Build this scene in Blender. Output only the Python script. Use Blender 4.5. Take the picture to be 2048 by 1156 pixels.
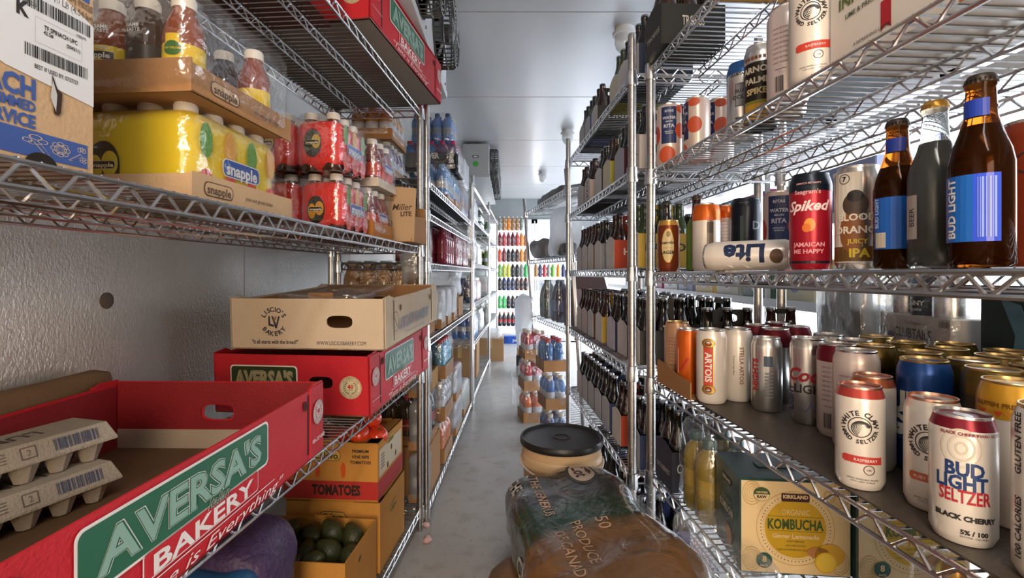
import bpy, math, random
from mathutils import Vector, Matrix, noise
R = math.radians
rnd = random.Random(7); noise.seed_set(3)
sc = bpy.context.scene
col = sc.collection
for o in list(bpy.data.objects): bpy.data.objects.remove(o)

# ------------------------------------------------------------------ camera, world, exposure
EYE = 1.12                       # camera height, metres
F, CX, CY = 967.0, 1020.0, 548.0 # focal length and principal point of the 2048 x 1156 frame
cam = bpy.data.cameras.new('camera'); cam_o = bpy.data.objects.new('camera', cam); col.objects.link(cam_o)
cam_o.location = (0, 0, EYE); cam_o.rotation_euler = (R(90), 0, 0)
cam.sensor_width = 36; cam.lens = 36 * F / 2048; cam.clip_start = .02
cam.shift_x = (1024 - CX) / 2048; cam.shift_y = (CY - 578) / 2048
sc.camera = cam_o
sc.view_settings.view_transform = 'Standard'; sc.view_settings.look = 'None'
sc.view_settings.exposure = 1.18; sc.view_settings.gamma = 1; sc.view_settings.use_curve_mapping = False
w = bpy.data.worlds.new('world'); sc.world = w; w.use_nodes = True
w.node_tree.nodes['Background'].inputs[0].default_value = (.5, .52, .55, 1); w.node_tree.nodes['Background'].inputs[1].default_value = .3
try:
    sc.cycles.max_bounces = 8; sc.cycles.transparent_max_bounces = 12
    sc.cycles.caustics_reflective = False; sc.cycles.caustics_refractive = False
    sc.cycles.sample_clamp_indirect = 4
except Exception: pass

def area(name, loc, size, target, power, color):
    l = bpy.data.lights.new(name, 'AREA'); l.shape = 'RECTANGLE'; l.size, l.size_y = size; l.energy = power; l.color = color
    o = bpy.data.objects.new(name, l); col.objects.link(o); o.location = loc
    o.rotation_euler = (Vector(target) - Vector(loc)).to_track_quat('-Z', 'Y').to_euler(); return o
# fill lights added behind the camera: overhead strip, warm light at a made-up doorway
area('overhead_fill_light', (.05, -.55, 2.36), (.16, 1.15), (.05, -.5, 0), 9, (1, .97, .93))
area('warm_fill_light', (.02, -1.72, 1.2), (.9, 1.5), (-.05, 1.2, .95), 27, (1, .76, .53))

# ------------------------------------------------------------------ materials
MATS = {}
def mat(name, c, rough=.5, metal=0, bump=0, bscale=60, var=.06, vscale=9, trans=0, alpha=1, emit=0, ior=1.45, coat=0, spec=.5, tint=None):
    if name in MATS: return MATS[name]
    m = bpy.data.materials.new(name); m.use_nodes = True; nt = m.node_tree; b = nt.nodes['Principled BSDF']
    b.inputs['Roughness'].default_value = rough; b.inputs['Metallic'].default_value = metal
    b.inputs['IOR'].default_value = ior; b.inputs['Specular IOR Level'].default_value = spec
    b.inputs['Transmission Weight'].default_value = trans; b.inputs['Alpha'].default_value = alpha
    b.inputs['Coat Weight'].default_value = coat; b.inputs['Coat Roughness'].default_value = .08
    tc = nt.nodes.new('ShaderNodeTexCoord')
    n = nt.nodes.new('ShaderNodeTexNoise'); n.inputs['Scale'].default_value = vscale; n.inputs['Detail'].default_value = 3
    nt.links.new(tc.outputs['Object'], n.inputs['Vector'])
    mx = nt.nodes.new('ShaderNodeMix'); mx.data_type = 'RGBA'
    nt.links.new(n.outputs['Fac'], mx.inputs['Factor'])
    d = tint or tuple(max(0, x * (1 - 2.2 * var)) for x in c)
    mx.inputs[6].default_value = (*d, 1); mx.inputs[7].default_value = (*[min(1, x * (1 + 1.5 * var)) for x in c], 1)
    nt.links.new(mx.outputs[2], b.inputs['Base Color'])
    if emit:
        b.inputs['Emission Color'].default_value = (*c, 1); b.inputs['Emission Strength'].default_value = emit
    if bump:
        n2 = nt.nodes.new('ShaderNodeTexNoise'); n2.inputs['Scale'].default_value = bscale; n2.inputs['Detail'].default_value = 2
        nt.links.new(tc.outputs['Object'], n2.inputs['Vector'])
        bp = nt.nodes.new('ShaderNodeBump'); bp.inputs['Strength'].default_value = bump; bp.inputs['Distance'].default_value = .004
        nt.links.new(n2.outputs['Fac'], bp.inputs['Height']); nt.links.new(bp.outputs['Normal'], b.inputs['Normal'])
    MATS[name] = m; return m
def C(h):   # sRGB hex -> linear
    h = h.lstrip('#'); v = [int(h[i:i+2], 16) / 255 for i in (0, 2, 4)]
    return tuple(x / 12.92 if x <= .04045 else ((x + .055) / 1.055) ** 2.4 for x in v)
def pl(h, rough=.35, **k): return mat('plain_%s_%d' % (h.strip('#'), rough * 100), C(h), rough, **k)     # painted / printed / moulded colour
def board(h, rough=.75): return mat('board_' + h, C(h), rough, bump=.25, bscale=180, var=.07, vscale=6)
def liquid(h): return mat('liquid_' + h, C(h), .12, var=.12, vscale=14, coat=.6)
chrome = mat('chrome_wire', (.62, .62, .63), .24, 1, var=.1, vscale=30)
steel_post = mat('post_steel', (.5, .48, .46), .3, 1, var=.15, vscale=22)
alu = mat('can_aluminium', (.66, .65, .63), .27, 1, var=.05)
gold_lid = mat('can_gold_lid', (.6, .42, .18), .3, 1, var=.06)
rust_lid = mat('can_copper_lid', (.62, .36, .26), .3, 1, var=.06)
blackp = pl('#191919', .45); white = pl('#e9e6e0', .5); ink = pl('#2a2725', .6); cream = pl('#e6dcc6', .5)
def film(name, gloss, diff, rough, bscale, bump):
    m = bpy.data.materials.new(name); m.use_nodes = True; nt = m.node_tree; nt.nodes.remove(nt.nodes['Principled BSDF']); L = nt.links; out = nt.nodes['Material Output']
    tr = nt.nodes.new('ShaderNodeBsdfTransparent'); gl = nt.nodes.new('ShaderNodeBsdfGlossy'); gl.inputs['Roughness'].default_value = rough; df = nt.nodes.new('ShaderNodeBsdfDiffuse'); df.inputs[0].default_value = (.85, .87, .9, 1)
    tc = nt.nodes.new('ShaderNodeTexCoord'); n = nt.nodes.new('ShaderNodeTexNoise'); n.inputs['Scale'].default_value = bscale; n.inputs['Detail'].default_value = 3; L.new(tc.outputs['Object'], n.inputs['Vector'])
    bp = nt.nodes.new('ShaderNodeBump'); bp.inputs['Strength'].default_value = bump; bp.inputs['Distance'].default_value = .01; L.new(n.outputs['Fac'], bp.inputs['Height']); L.new(bp.outputs['Normal'], gl.inputs['Normal'])
    a = nt.nodes.new('ShaderNodeMixShader'); a.inputs[0].default_value = gloss; L.new(tr.outputs[0], a.inputs[1]); L.new(gl.outputs[0], a.inputs[2])
    tl = nt.nodes.new('ShaderNodeBsdfTranslucent'); tl.inputs[0].default_value = (.88, .9, .92, 1); dt = nt.nodes.new('ShaderNodeMixShader'); dt.inputs[0].default_value = .5; L.new(df.outputs[0], dt.inputs[1]); L.new(tl.outputs[0], dt.inputs[2])
    b = nt.nodes.new('ShaderNodeMixShader'); b.inputs[0].default_value = diff; L.new(a.outputs[0], b.inputs[1]); L.new(dt.outputs[0], b.inputs[2]); L.new(b.outputs[0], out.inputs['Surface']); return m
film_m = film('shrink_film', .15, .03, .14, 24, .8)
film_d = film('bag_film', .25, .42, .2, 20, .9); film_w = film('white_bag', .3, .8, .25, 14, .9)
film_l = film('thin_film', .16, .08, .14, 30, .9)
amber = mat('amber_glass', C('#8f4a12'), .04, trans=.95, ior=1.18, var=.08)
amber_op = mat('amber_glass_filled', C('#2c160b'), .07, var=.2, vscale=20, coat=.5)
dark_op = mat('dark_glass_filled', C('#12100f'), .08, var=.2, coat=.5)
green_op = mat('green_glass_filled', C('#35492a'), .08, var=.2, coat=.5)
clear_g = mat('clear_glass', (.85, .9, .88), .04, trans=.95, ior=1.18, var=.03)
kraft = board('#a97c50'); kraft_d = board('#8a6440'); kraft_l = board('#c7a680'); kraft_w = board('#d9cbb8')
red_b = board('#c4202c', .55); red_in = board('#8e1d24', .6)

# ------------------------------------------------------------------ mesh helpers
class MB:
    def __init__(s): s.v = []; s.f = []
    def add(s, v, f, M=None):
        n = len(s.v); s.v += [tuple(M @ Vector(p)) if M else tuple(p) for p in v]; s.f += [tuple(i + n for i in q) for q in f]; return s
    def box(s, x0, x1, y0, y1, z0, z1, M=None):
        return s.add([(x, y, z) for z in (z0, z1) for y in (y0, y1) for x in (x0, x1)],
                     [(0, 2, 3, 1), (4, 5, 7, 6), (0, 1, 5, 4), (2, 6, 7, 3), (0, 4, 6, 2), (1, 3, 7, 5)], M)
    def cbox(s, x0, x1, y0, y1, z0, z1, c=.004, M=None):     # box with chamfered vertical and top edges
        P = [(x0 + c, y0), (x1 - c, y0), (x1, y0 + c), (x1, y1 - c), (x1 - c, y1), (x0 + c, y1), (x0, y1 - c), (x0, y0 + c)]
        k = lambda p: (min(max(p[0], x0 + c), x1 - c), min(max(p[1], y0 + c), y1 - c))
        v = [(x, y, z0) for x, y in P] + [(x, y, z1 - c) for x, y in P] + [(*k(p), z1) for p in P]
        f = [tuple(range(7, -1, -1)), tuple(range(16, 24))]
        for r in (0, 8): f += [(r + i, r + (i + 1) % 8, r + 8 + (i + 1) % 8, r + 8 + i) for i in range(8)]
        return s.add(v, f, M)
    def path(s, P, r, n=5, closed=False):
        P = [Vector(p) for p in P]; m = len(P); rings = []; ref = None
        for i, p in enumerate(P):
            a = P[(i - 1) % m] if closed or i else p; b = P[(i + 1) % m] if closed or i < m - 1 else p
            t = (b - a).normalized()
            if ref is None: ref = Vector((0, 0, 1)) if abs(t.z) < .9 else Vector((1, 0, 0))
            u = t.cross(ref); u = u.normalized() if u.length > 1e-6 else t.orthogonal().normalized(); q = u.cross(t).normalized()
            rings.append([p + (u * math.cos(2 * math.pi * k / n) + q * math.sin(2 * math.pi * k / n)) * r for k in range(n)])
        v = [x for g in rings for x in g]; f = []
        for i in range(m if closed else m - 1):
            j = (i + 1) % m
            f += [(i * n + k, j * n + k, j * n + (k + 1) % n, i * n + (k + 1) % n) for k in range(n)]
        if not closed: f += [tuple(range(n)), tuple(range(len(v) - 1, len(v) - n - 1, -1))]
        return s.add(v, f)
    def tube(s, a, b, r, n=6): return s.path([a, b], r, n)
    def lathe(s, prof, n=16, M=None, wob=None):
        v = []; f = []
        for i, (r, z) in enumerate(prof):
            for k in range(n):
                t = 2 * math.pi * k / n; rr = r * (wob(k, i) if wob else 1); v.append((rr * math.cos(t), rr * math.sin(t), z))
        for i in range(len(prof) - 1):
            f += [(i * n + k, i * n + (k + 1) % n, (i + 1) * n + (k + 1) % n, (i + 1) * n + k) for k in range(n)]
        if prof[0][0] > 1e-6: f.append(tuple(range(n - 1, -1, -1)))
        if prof[-1][0] > 1e-6: f.append(tuple(range(len(v) - n, len(v))))
        return s.add(v, f, M)
    def prism(s, poly, z0, z1, M=None):
        n = len(poly)
        return s.add([(x, y, z0) for x, y in poly] + [(x, y, z1) for x, y in poly],
                     [tuple(range(n - 1, -1, -1)), tuple(range(n, 2 * n))] + [(i, (i + 1) % n, n + (i + 1) % n, n + i) for i in range(n)], M)
    def panel_hole(s, wd, h, t, cx, cz, rx, rz, M=None, notch=0):   # upright panel in x-z, thickness t in y, with an oval hand hole
        A = sorted(set([2 * math.pi * i / 28 for i in range(28)] + [math.atan2(z - cz, x - cx) % (2 * math.pi) for x in (-wd / 2, wd / 2) for z in (0, h)]))
        out = []; inn = []
        for a in A:
            c, q = math.cos(a), math.sin(a); k = 1e9
            if abs(c) > 1e-9: k = min(k, ((wd / 2 if c > 0 else -wd / 2) - cx) / c)
            if abs(q) > 1e-9: k = min(k, ((h if q > 0 else 0) - cz) / q)
            out.append((cx + c * k, cz + q * k))
            e = 3.2; kk = (abs(c / rx) ** e + abs(q / rz) ** e) ** (-1 / e); inn.append((cx + c * kk, cz + q * kk))
        n = len(A); v = [(x, y, z) for y in (-t / 2, t / 2) for L in (out, inn) for x, z in L]; f = []
        for i in range(n):
            j = (i + 1) % n
            f += [(i, j, n + j, n + i), (2 * n + j, 2 * n + i, 3 * n + i, 3 * n + j), (j, i, 2 * n + i, 2 * n + j), (n + i, n + j, 3 * n + j, 3 * n + i)]
        return s.add(v, f, M)
    def hull(s, wd, l, h, k=8, rd=.03, amp=.006, fr=14, seed=0, taper=0, M=None, pinch=0):   # rounded, wrinkled box; base at z = 0
        idx = {}; v = []; f = []
        def vert(i, j, q):
            key = (i, j, q)
            if key in idx: return idx[key]
            p = Vector(((i / k - .5) * wd, (j / k - .5) * l, (q / k - .5) * h))
            lim = Vector((wd / 2 - rd, l / 2 - rd, h / 2 - rd)); c = Vector([max(-a, min(a, b)) for a, b in zip(lim, p)])
            d = p - c
            if d.length > 1e-9: p = c + d.normalized() * rd
            zz = p.z / h + .5; sx = 1 - taper * zz; sx *= 1 - pinch * max(0, zz - .6) * 2
            p.x *= sx; p.y *= sx
            nv = noise.noise_vector(p * fr + Vector((seed * 3.1, seed, -seed)))
            p += nv * amp; p.z = max(-h / 2, p.z)
            idx[key] = len(v); v.append((p.x, p.y, p.z + h / 2)); return idx[key]
        for a in range(k):
            for b in range(k):
                for q, fl in ((0, 1), (k, 0)):
                    for g in (lambda i, j: vert(q, i, j), lambda i, j: vert(j, q, i), lambda i, j: vert(i, j, q)):
                        F4 = (g(a, b), g(a + 1, b), g(a + 1, b + 1), g(a, b + 1)); f.append(F4[::-1] if fl else F4)
        return s.add(v, f, M)
    def ball(s, rx, ry, rz, n=12, m=8, M=None, fn=None):
        v = []; f = []
        for i in range(m + 1):
            ph = math.pi * i / m
            for k in range(n):
                t = 2 * math.pi * k / n; p = Vector((rx * math.sin(ph) * math.cos(t), ry * math.sin(ph) * math.sin(t), -rz * math.cos(ph)))
                v.append(fn(p) if fn else p)
        for i in range(m): f += [(i * n + k, i * n + (k + 1) % n, (i + 1) * n + (k + 1) % n, (i + 1) * n + k) for k in range(n)]
        return s.add(v, f, M)
    def mesh(s, name, m, smooth=40):
        me = bpy.data.meshes.new(name); me.from_pydata(s.v, [], s.f); me.validate(); me.update()
        if m: me.materials.append(m)
        if smooth:
            me.polygons.foreach_set('use_smooth', [True] * len(me.polygons)); me.set_sharp_from_angle(angle=R(smooth))
        return me
def link(name, me, parent=None, loc=(0, 0, 0), rz=0, rot=None):
    o = bpy.data.objects.new(name, me); col.objects.link(o); o.location = loc; o.rotation_euler = rot or (0, 0, rz)
    if parent: o.parent = parent
    return o
def obj(name, mb, m, parent=None, loc=(0, 0, 0), rz=0, smooth=40): return link(name, mb.mesh(name, m, smooth), parent, loc, rz)
def tag(o, label, cat, group=None, kind=None):
    o['label'] = label; o['category'] = cat
    if group: o['group'] = group
    if kind: o['kind'] = kind
    return o
def thing(name, label, cat, loc=(0, 0, 0), rz=0, group=None, rot=None): return tag(link(name, None, None, loc, rz, rot), label, cat, group)
def struct(o, label=None):
    o['kind'] = 'structure'
    if label: o['label'] = label
    return o
ORD = ['first', 'second', 'third', 'fourth', 'fifth', 'sixth', 'seventh', 'eighth', 'ninth', 'tenth', 'eleventh', 'twelfth']

# ------------------------------------------------------------------ printing on flat and round faces
TXT = {}
def text2d(body, bold=0, shear=0):
    key = (body, bold, shear)
    if key not in TXT:
        cu = bpy.data.curves.new('t', 'FONT'); cu.body = body; cu.size = 1; cu.offset = bold; cu.shear = shear; cu.resolution_u = 2
        ob = bpy.data.objects.new('t', cu); me = ob.to_mesh(); me.calc_loop_triangles()
        V = [(p.co.x, p.co.y) for p in me.vertices]; T = [tuple(t.vertices) for t in me.loop_triangles]
        ob.to_mesh_clear(); bpy.data.objects.remove(ob); bpy.data.curves.remove(cu)
        x0 = min((p[0] for p in V), default=0); x1 = max((p[0] for p in V), default=1)
        TXT[key] = ([(x - x0, y) for x, y in V], T, x1 - x0)
    return TXT[key]
class Deco:
    """collects flat print for one thing: one mesh for each ink"""
    def __init__(s, parent, name='printing'): s.p = parent; s.by = {}; s.name = name
    def plane(s, o, xd, yd):
        o, xd, yd = Vector(o), Vector(xd), Vector(yd); n = xd.cross(yd)
        f = lambda u, v, l: o + xd * u + yd * v + n * (.0005 + .0004 * l); f.r = None; return f
    def face(s, wd, l, h, which):
        return s.plane(*{'front': ((0, -l / 2, 0), (1, 0, 0), (0, 0, 1)), 'right': ((wd / 2, 0, 0), (0, 1, 0), (0, 0, 1)),
                         'left': ((-wd / 2, 0, 0), (0, -1, 0), (0, 0, 1)), 'top': ((0, 0, h), (1, 0, 0), (0, 1, 0)), 'back': ((0, l / 2, 0), (-1, 0, 0), (0, 0, 1))}[which])
    def cyl(s, r, deg):
        a = R(deg)
        f = lambda u, v, l: Vector(((r + .0004 + .0002 * l) * math.cos(a + u / r), (r + .0004 + .0002 * l) * math.sin(a + u / r), v)); f.r = r; return f
    def raw(s, f, V, T, m, l):
        mb = s.by.setdefault(m.name, (m, MB()))[1]; mb.add([f(u, v, l) for u, v in V], T)
    def rect(s, f, u0, v0, u1, v1, m, l=0, rd=0):
        if f.r:
            n = max(1, int(abs(u1 - u0) / f.r / .22) + 1)
            V = [(u0 + (u1 - u0) * i / n, v) for i in range(n + 1) for v in (v0, v1)]
            s.raw(f, V, [(2 * i, 2 * i + 2, 2 * i + 3, 2 * i + 1) for i in range(n)], m, l)
        elif rd:
            P = [(cx + rd * math.cos(R(a + 18 * k)), cy + rd * math.sin(R(a + 18 * k))) for cx, cy, a in ((u1 - rd, v1 - rd, 0), (u0 + rd, v1 - rd, 90), (u0 + rd, v0 + rd, 180), (u1 - rd, v0 + rd, 270)) for k in range(6)]
            s.raw(f, P, [tuple(range(len(P)))], m, l)
        else: s.raw(f, [(u0, v0), (u1, v0), (u1, v1), (u0, v1)], [(0, 1, 2, 3)], m, l)
    def poly(s, f, P, m, l=0): s.raw(f, P, [tuple(range(len(P)))], m, l)
    def ell(s, f, u, v, ru, rv, m, l=0, inner=0, n=32, a0=0, a1=360):
        rings = 5 if f.r and not inner else 1; V = []; T = []
        ks = [inner + (1 - inner) * i / rings for i in range(rings + 1)]
        if a1 - a0 >= 360: A = [2 * math.pi * i / n for i in range(n)]; wrap = n
        else: A = [R(a0 + (a1 - a0) * i / n) for i in range(n + 1)]; wrap = n
        q = len(A)
        for k in ks: V += [(u + ru * k * math.cos(a), v + rv * k * math.sin(a)) for a in A]
        for i in range(rings):
            for j in range(wrap): T.append((i * q + j, (i + 1) * q + j, (i + 1) * q + (j + 1) % q, i * q + (j + 1) % q))
        s.raw(f, V, T, m, l)
    def text(s, f, body, m, u, v, size, al='c', bold=0, shear=0, sx=1, l=1, rot=0, fit=None):
        V, T, wd = text2d(body, bold, shear)
        if fit: sx = fit / (wd * size)
        k = {'c': .5, 'l': 0, 'r': 1}[al] * wd; c, q = math.cos(R(rot)), math.sin(R(rot)); P = []
        for x, y in V:
            a, b = (x - k) * size * sx, (y - .35) * size; P.append((u + a * c - b * q, v + a * q + b * c))
        if f.r:
            P = list(P); lim = f.r * .16; todo = list(T); T = []
            while todo:
                t_ = todo.pop(); e_ = [(abs(P[t_[i]][0] - P[t_[(i + 1) % 3]][0]), i) for i in range(3)]; d_, i = max(e_)
                if d_ <= lim: T.append(t_); continue
                a, b, c_ = t_[i], t_[(i + 1) % 3], t_[(i + 2) % 3]; P.append(((P[a][0] + P[b][0]) / 2, (P[a][1] + P[b][1]) / 2)); k_ = len(P) - 1
                todo += [(a, k_, c_), (k_, b, c_)]
        s.raw(f, P, T, m, l)
    def arc(s, f, body, m, u, v, rad, size, mid=90, step=None, inside=False, bold=0, l=1):
        n = len(body); st = step or R(1) * 57.3 * size * .82 / rad
        for i, ch in enumerate(body):
            if ch == ' ': continue
            a = R(mid) + ((n - 1) / 2 - i) * st * (-1 if inside else 1)
            s.text(f, ch, m, u + rad * math.cos(a), v + rad * math.sin(a), size, bold=bold, rot=math.degrees(a) + (90 if inside else -90), l=l)
    def bars(s, f, u0, u1, v0, v1, m, n, seed=1, l=1):
        q = random.Random(seed); x = u0; st = (u1 - u0) / n
        while x < u1:
            b = st * q.choice((.35, .35, .7, 1.1)); s.rect(f, x, v0, min(u1, x + b), v1, m, l); x += b + st * q.choice((.4, .4, .8))
    def flush(s):
        for m, mb in s.by.values():
            me = mb.mesh(s.name, m, 0); link(s.name, me, s.p)
        s.by = {}
# ------------------------------------------------------------------ the room
WL, WR, WB, WF, ZC = -1.06, 1.95, -1.8, 8.35, 2.43
def floor_mat():
    m = bpy.data.materials.new('concrete_floor'); m.use_nodes = True; nt = m.node_tree; b = nt.nodes['Principled BSDF']; L = nt.links
    tc = nt.nodes.new('ShaderNodeTexCoord')
    def nz(sc_, det, lo, hi):
        n = nt.nodes.new('ShaderNodeTexNoise'); n.inputs['Scale'].default_value = sc_; n.inputs['Detail'].default_value = det; L.new(tc.outputs['Object'], n.inputs['Vector'])
        r = nt.nodes.new('ShaderNodeValToRGB'); r.color_ramp.elements[0].position = lo; r.color_ramp.elements[1].position = hi; L.new(n.outputs['Fac'], r.inputs['Fac']); return r
    a = nz(1.6, 5, .3, .75); c = nz(11, 8, .52, .66); d = nz(40, 4, .62, .72)
    a.color_ramp.elements[0].color = (.43, .425, .41, 1); a.color_ramp.elements[1].color = (.53, .525, .51, 1)
    c.color_ramp.elements[0].color = (1, 1, 1, 1); c.color_ramp.elements[1].color = (.84, .82, .79, 1)
    d.color_ramp.elements[0].color = (1, 1, 1, 1); d.color_ramp.elements[1].color = (.66, .63, .58, 1)
    x = nt.nodes.new('ShaderNodeMix'); x.data_type = 'RGBA'; x.blend_type = 'MULTIPLY'; x.inputs['Factor'].default_value = 1
    y = nt.nodes.new('ShaderNodeMix'); y.data_type = 'RGBA'; y.blend_type = 'MULTIPLY'; y.inputs['Factor'].default_value = 1
    L.new(a.outputs[0], x.inputs[6]); L.new(c.outputs[0], x.inputs[7]); L.new(x.outputs[2], y.inputs[6]); L.new(d.outputs[0], y.inputs[7]); L.new(y.outputs[2], b.inputs['Base Color'])
    b.inputs['Roughness'].default_value = .33; b.inputs['Specular IOR Level'].default_value = .4
    return m
def stucco(name, c, rough, metal, strength, scale):
    m = mat(name, c, rough, metal, var=.08, vscale=2.5); nt = m.node_tree; b = nt.nodes['Principled BSDF']; tc = nt.nodes.new('ShaderNodeTexCoord')
    n = nt.nodes.new('ShaderNodeTexNoise'); n.inputs['Scale'].default_value = scale; n.inputs['Detail'].default_value = 1.5; n.inputs['Distortion'].default_value = .6
    mp = nt.nodes.new('ShaderNodeMapping'); mp.inputs['Scale'].default_value = (1, 1.2, .75)
    nt.links.new(tc.outputs['Object'], mp.inputs['Vector']); nt.links.new(mp.outputs['Vector'], n.inputs['Vector'])
    bp = nt.nodes.new('ShaderNodeBump'); bp.inputs['Strength'].default_value = strength; bp.inputs['Distance'].default_value = .004
    nt.links.new(n.outputs['Fac'], bp.inputs['Height']); nt.links.new(bp.outputs['Normal'], b.inputs['Normal']); return m
wall_m = stucco('embossed_panel', (.68, .66, .63), .33, .45, .55, 125)
ceil_m = mat('ceiling_panel_white', (.5, .51, .525), .3, .25, bump=.12, bscale=3.5, var=.04, vscale=1.2)
seam_m = pl('#4a4a4a', .8); trim_w = pl('#cfd2d4', .4); white_m = pl('#e4e6e8', .4)

struct(obj('floor', MB().box(WL - .2, WR + .2, WB - .1, WF + .1, -.1, 0), floor_mat(), smooth=0), 'grey worn concrete floor')
cl = struct(obj('ceiling', MB().box(WL - .2, WR + .2, WB - .1, WF + .1, ZC + .012, ZC + .1), seam_m, smooth=0), 'white panelled cooler ceiling')
ys = [WB - .1, -1.05, .1, 1.25, 2.4, 3.55, 4.7, 5.85, 7.0, WF + .1]
for a, b in zip(ys, ys[1:]): obj('ceiling_panel', MB().cbox(WL - .2, WR + .2, a + .003, b - .003, 0, .03, .003, Matrix.Translation((0, 0, ZC + .02)) @ Matrix.Diagonal((1, 1, -1, 1))), ceil_m, cl, smooth=0)
wl = struct(obj('wall_left', MB().box(WL - .1, WL - .008, WB, WF, 0, ZC), seam_m, smooth=0), 'silver embossed insulated wall')
ys = [WB, -.65, .58, 1.93, 3.2, 4.4, 5.6, 6.8, WF]
for a, b in zip(ys, ys[1:]): obj('wall_panel', MB().box(WL - .03, WL, a + .0025, b - .0025, 0, ZC), wall_m, wl, smooth=0)
mb = MB()
for y, z, r in ((1.27, 1.05, .022), (.93, .82, .007), (1.1, .87, .006)): mb.lathe([(0, 0), (r, 0), (r, .002), (r * .6, .004), (0, .004)], 14, Matrix.Translation((WL, y, z)) @ Matrix.Rotation(R(90), 4, 'Y'))
obj('bolt_cover', mb, pl('#5d5046', .6), wl)
wb = struct(obj('wall_rear', MB().box(WL - .1, -.5, WB - .1, WB, 0, ZC).box(.55, WR + .1, WB - .1, WB, 0, ZC).box(-.5, .55, WB - .1, WB, 2.1, ZC), wall_m, smooth=0), 'embossed wall behind the aisle with an opening added for the warm light')  # opening added and placed to suit the warm fill light
# housing for the added overhead fill, out of view
t = thing('fill_strip', 'white ceiling strip housing added behind the camera for fill light', 'lamp', (.05, -.55, ZC))
obj('housing', MB().cbox(-.09, .09, -.6, .6, -.045, 0, .01), white_m, t)

# far wall: glass-door display cooler seen from behind, store light beyond the doors
lit = mat('store_light_glass', (.86, .92, 1), .3, emit=3.8, var=.03, vscale=2); lit_far = mat('back_door_glass', (.88, .92, .97), .3, emit=.2, var=.03, vscale=2)
wf = struct(obj('wall_far', MB().box(WL - .1, WR + .1, WF, WF + .1, 2.06, ZC).box(WL - .1, -.42, WF, WF + .1, 0, 2.06), mat('far_wall_grey', C('#8e9799'), .55, bump=.1), smooth=0), 'grey header wall above the display doors')
FX = [-.40, .42, 1.24, 1.94]
for i, (a, b) in enumerate(zip(FX, FX[1:])):
    d = struct(obj('door_%d' % (i + 1), MB().box(a, a + .05, WF - .03, WF + .06, .05, 2.06).box(b - .05, b, WF - .03, WF + .06, .05, 2.06).box(a, b, WF - .03, WF + .06, 1.99, 2.06).box(a, b, WF - .03, WF + .06, 0, .1), white_m, smooth=0), 'white framed glass display door')
    obj('glass_pane', MB().box(a + .05, b - .05, WF + .03, WF + .045, .1, 1.99), lit_far, d, smooth=0)
    obj('lamp_strip', MB().box(a + .012, a + .03, WF - .05, WF - .03, .2, 1.95), mat('led_strip', (1, .96, .98), .4, emit=14), d, smooth=0)
# right wall: the long run of display doors
wr = struct(obj('wall_right', MB().box(WR, WR + .1, WB, WF, 2.06, ZC).box(WR, WR + .1, WB, .55, 0, 2.06).box(WR, WR + .1, WB, WF, 0, .1), mat('far_wall_grey', C('#8e9799')), smooth=0), 'wall with the long run of glass doors')
for i in range(10):
    a = .55 + i * .78; b = a + .78
    d = struct(obj('window_%d' % (i + 1), MB().box(WR - .03, WR + .05, a, a + .05, .1, 2.06).box(WR - .03, WR + .05, b - .05, b, .1, 2.06).box(WR - .03, WR + .05, a, b, 1.99, 2.06), white_m, smooth=0), 'white framed glass display door on the right')
    obj('glass_pane', MB().box(WR + .03, WR + .045, a + .05, b - .05, .1, 1.99), lit, d, smooth=0)

# ------------------------------------------------------------------ chrome wire shelving
MEM = {}
def memo(key, fn):
    if key not in MEM: MEM[key] = fn()
    return MEM[key]
def wave(p0, p1, up, pitch, h):      # bent truss wire between two points
    p0, p1 = Vector(p0), Vector(p1); L = (p1 - p0).length; n = max(2, round(L / pitch)); P = []
    for i in range(n):
        for k, z in ((.0, -1), (.10, -1), (.40, 0), (.55, 0), (.62, -.1), (.92, -.9)): P.append(p0.lerp(p1, (i + k) / n) + Vector((0, 0, up + z * h)))
    P.append(p1 + Vector((0, 0, up - h))); return P
def shelf_frame(L, D, n):
    mb = MB()
    for a, b in (((0, 0), (0, L)), ((D, 0), (D, L)), ((0, 0), (D, 0)), ((0, L), (D, L))):
        a, b = (a[0], a[1], 0), (b[0], b[1], 0)
        mb.tube((a[0], a[1], -.002), (b[0], b[1], -.002), .0034, n); mb.tube((a[0], a[1], -.03), (b[0], b[1], -.03), .0036, n)
        mb.path(wave(a, b, -.006, .064, .022), .0026, n - 1 if n > 4 else 4)
    return mb.mesh('shelf', chrome)
def shelf_deck(L, D, step, truss):
    mb = MB(); n = int(L / step)
    for i in range(n + 1): y = L * i / n; mb.tube((-.001, y, .0005), (D + .001, y, .0005), .0021, 4)
    for d in (D * .36, D * .7):
        mb.tube((d, 0, -.005), (d, L, -.005), .003, 4)
        if truss: mb.tube((d, 0, -.03), (d, L, -.03), .003, 4); mb.path(wave((d, 0, 0), (d, L, 0), -.007, .064, .021), .0022, 4)
    return mb.mesh('wire_deck', chrome)
def post_mesh(h, fine):
    P = [(0, 0), (.011, 0), (.0142, .012)]; z = .03
    while fine and z < h - .02: P += [(.0142, z), (.0138, z + .0006), (.0138, z + .0012), (.0142, z + .0018)]; z += .0254
    P += [(.0142, h - .006), (.012, h - .001), (0, h)]
    return MB().lathe(P, 14 if fine else 8).mesh('post', steel_post, 28)
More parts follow.
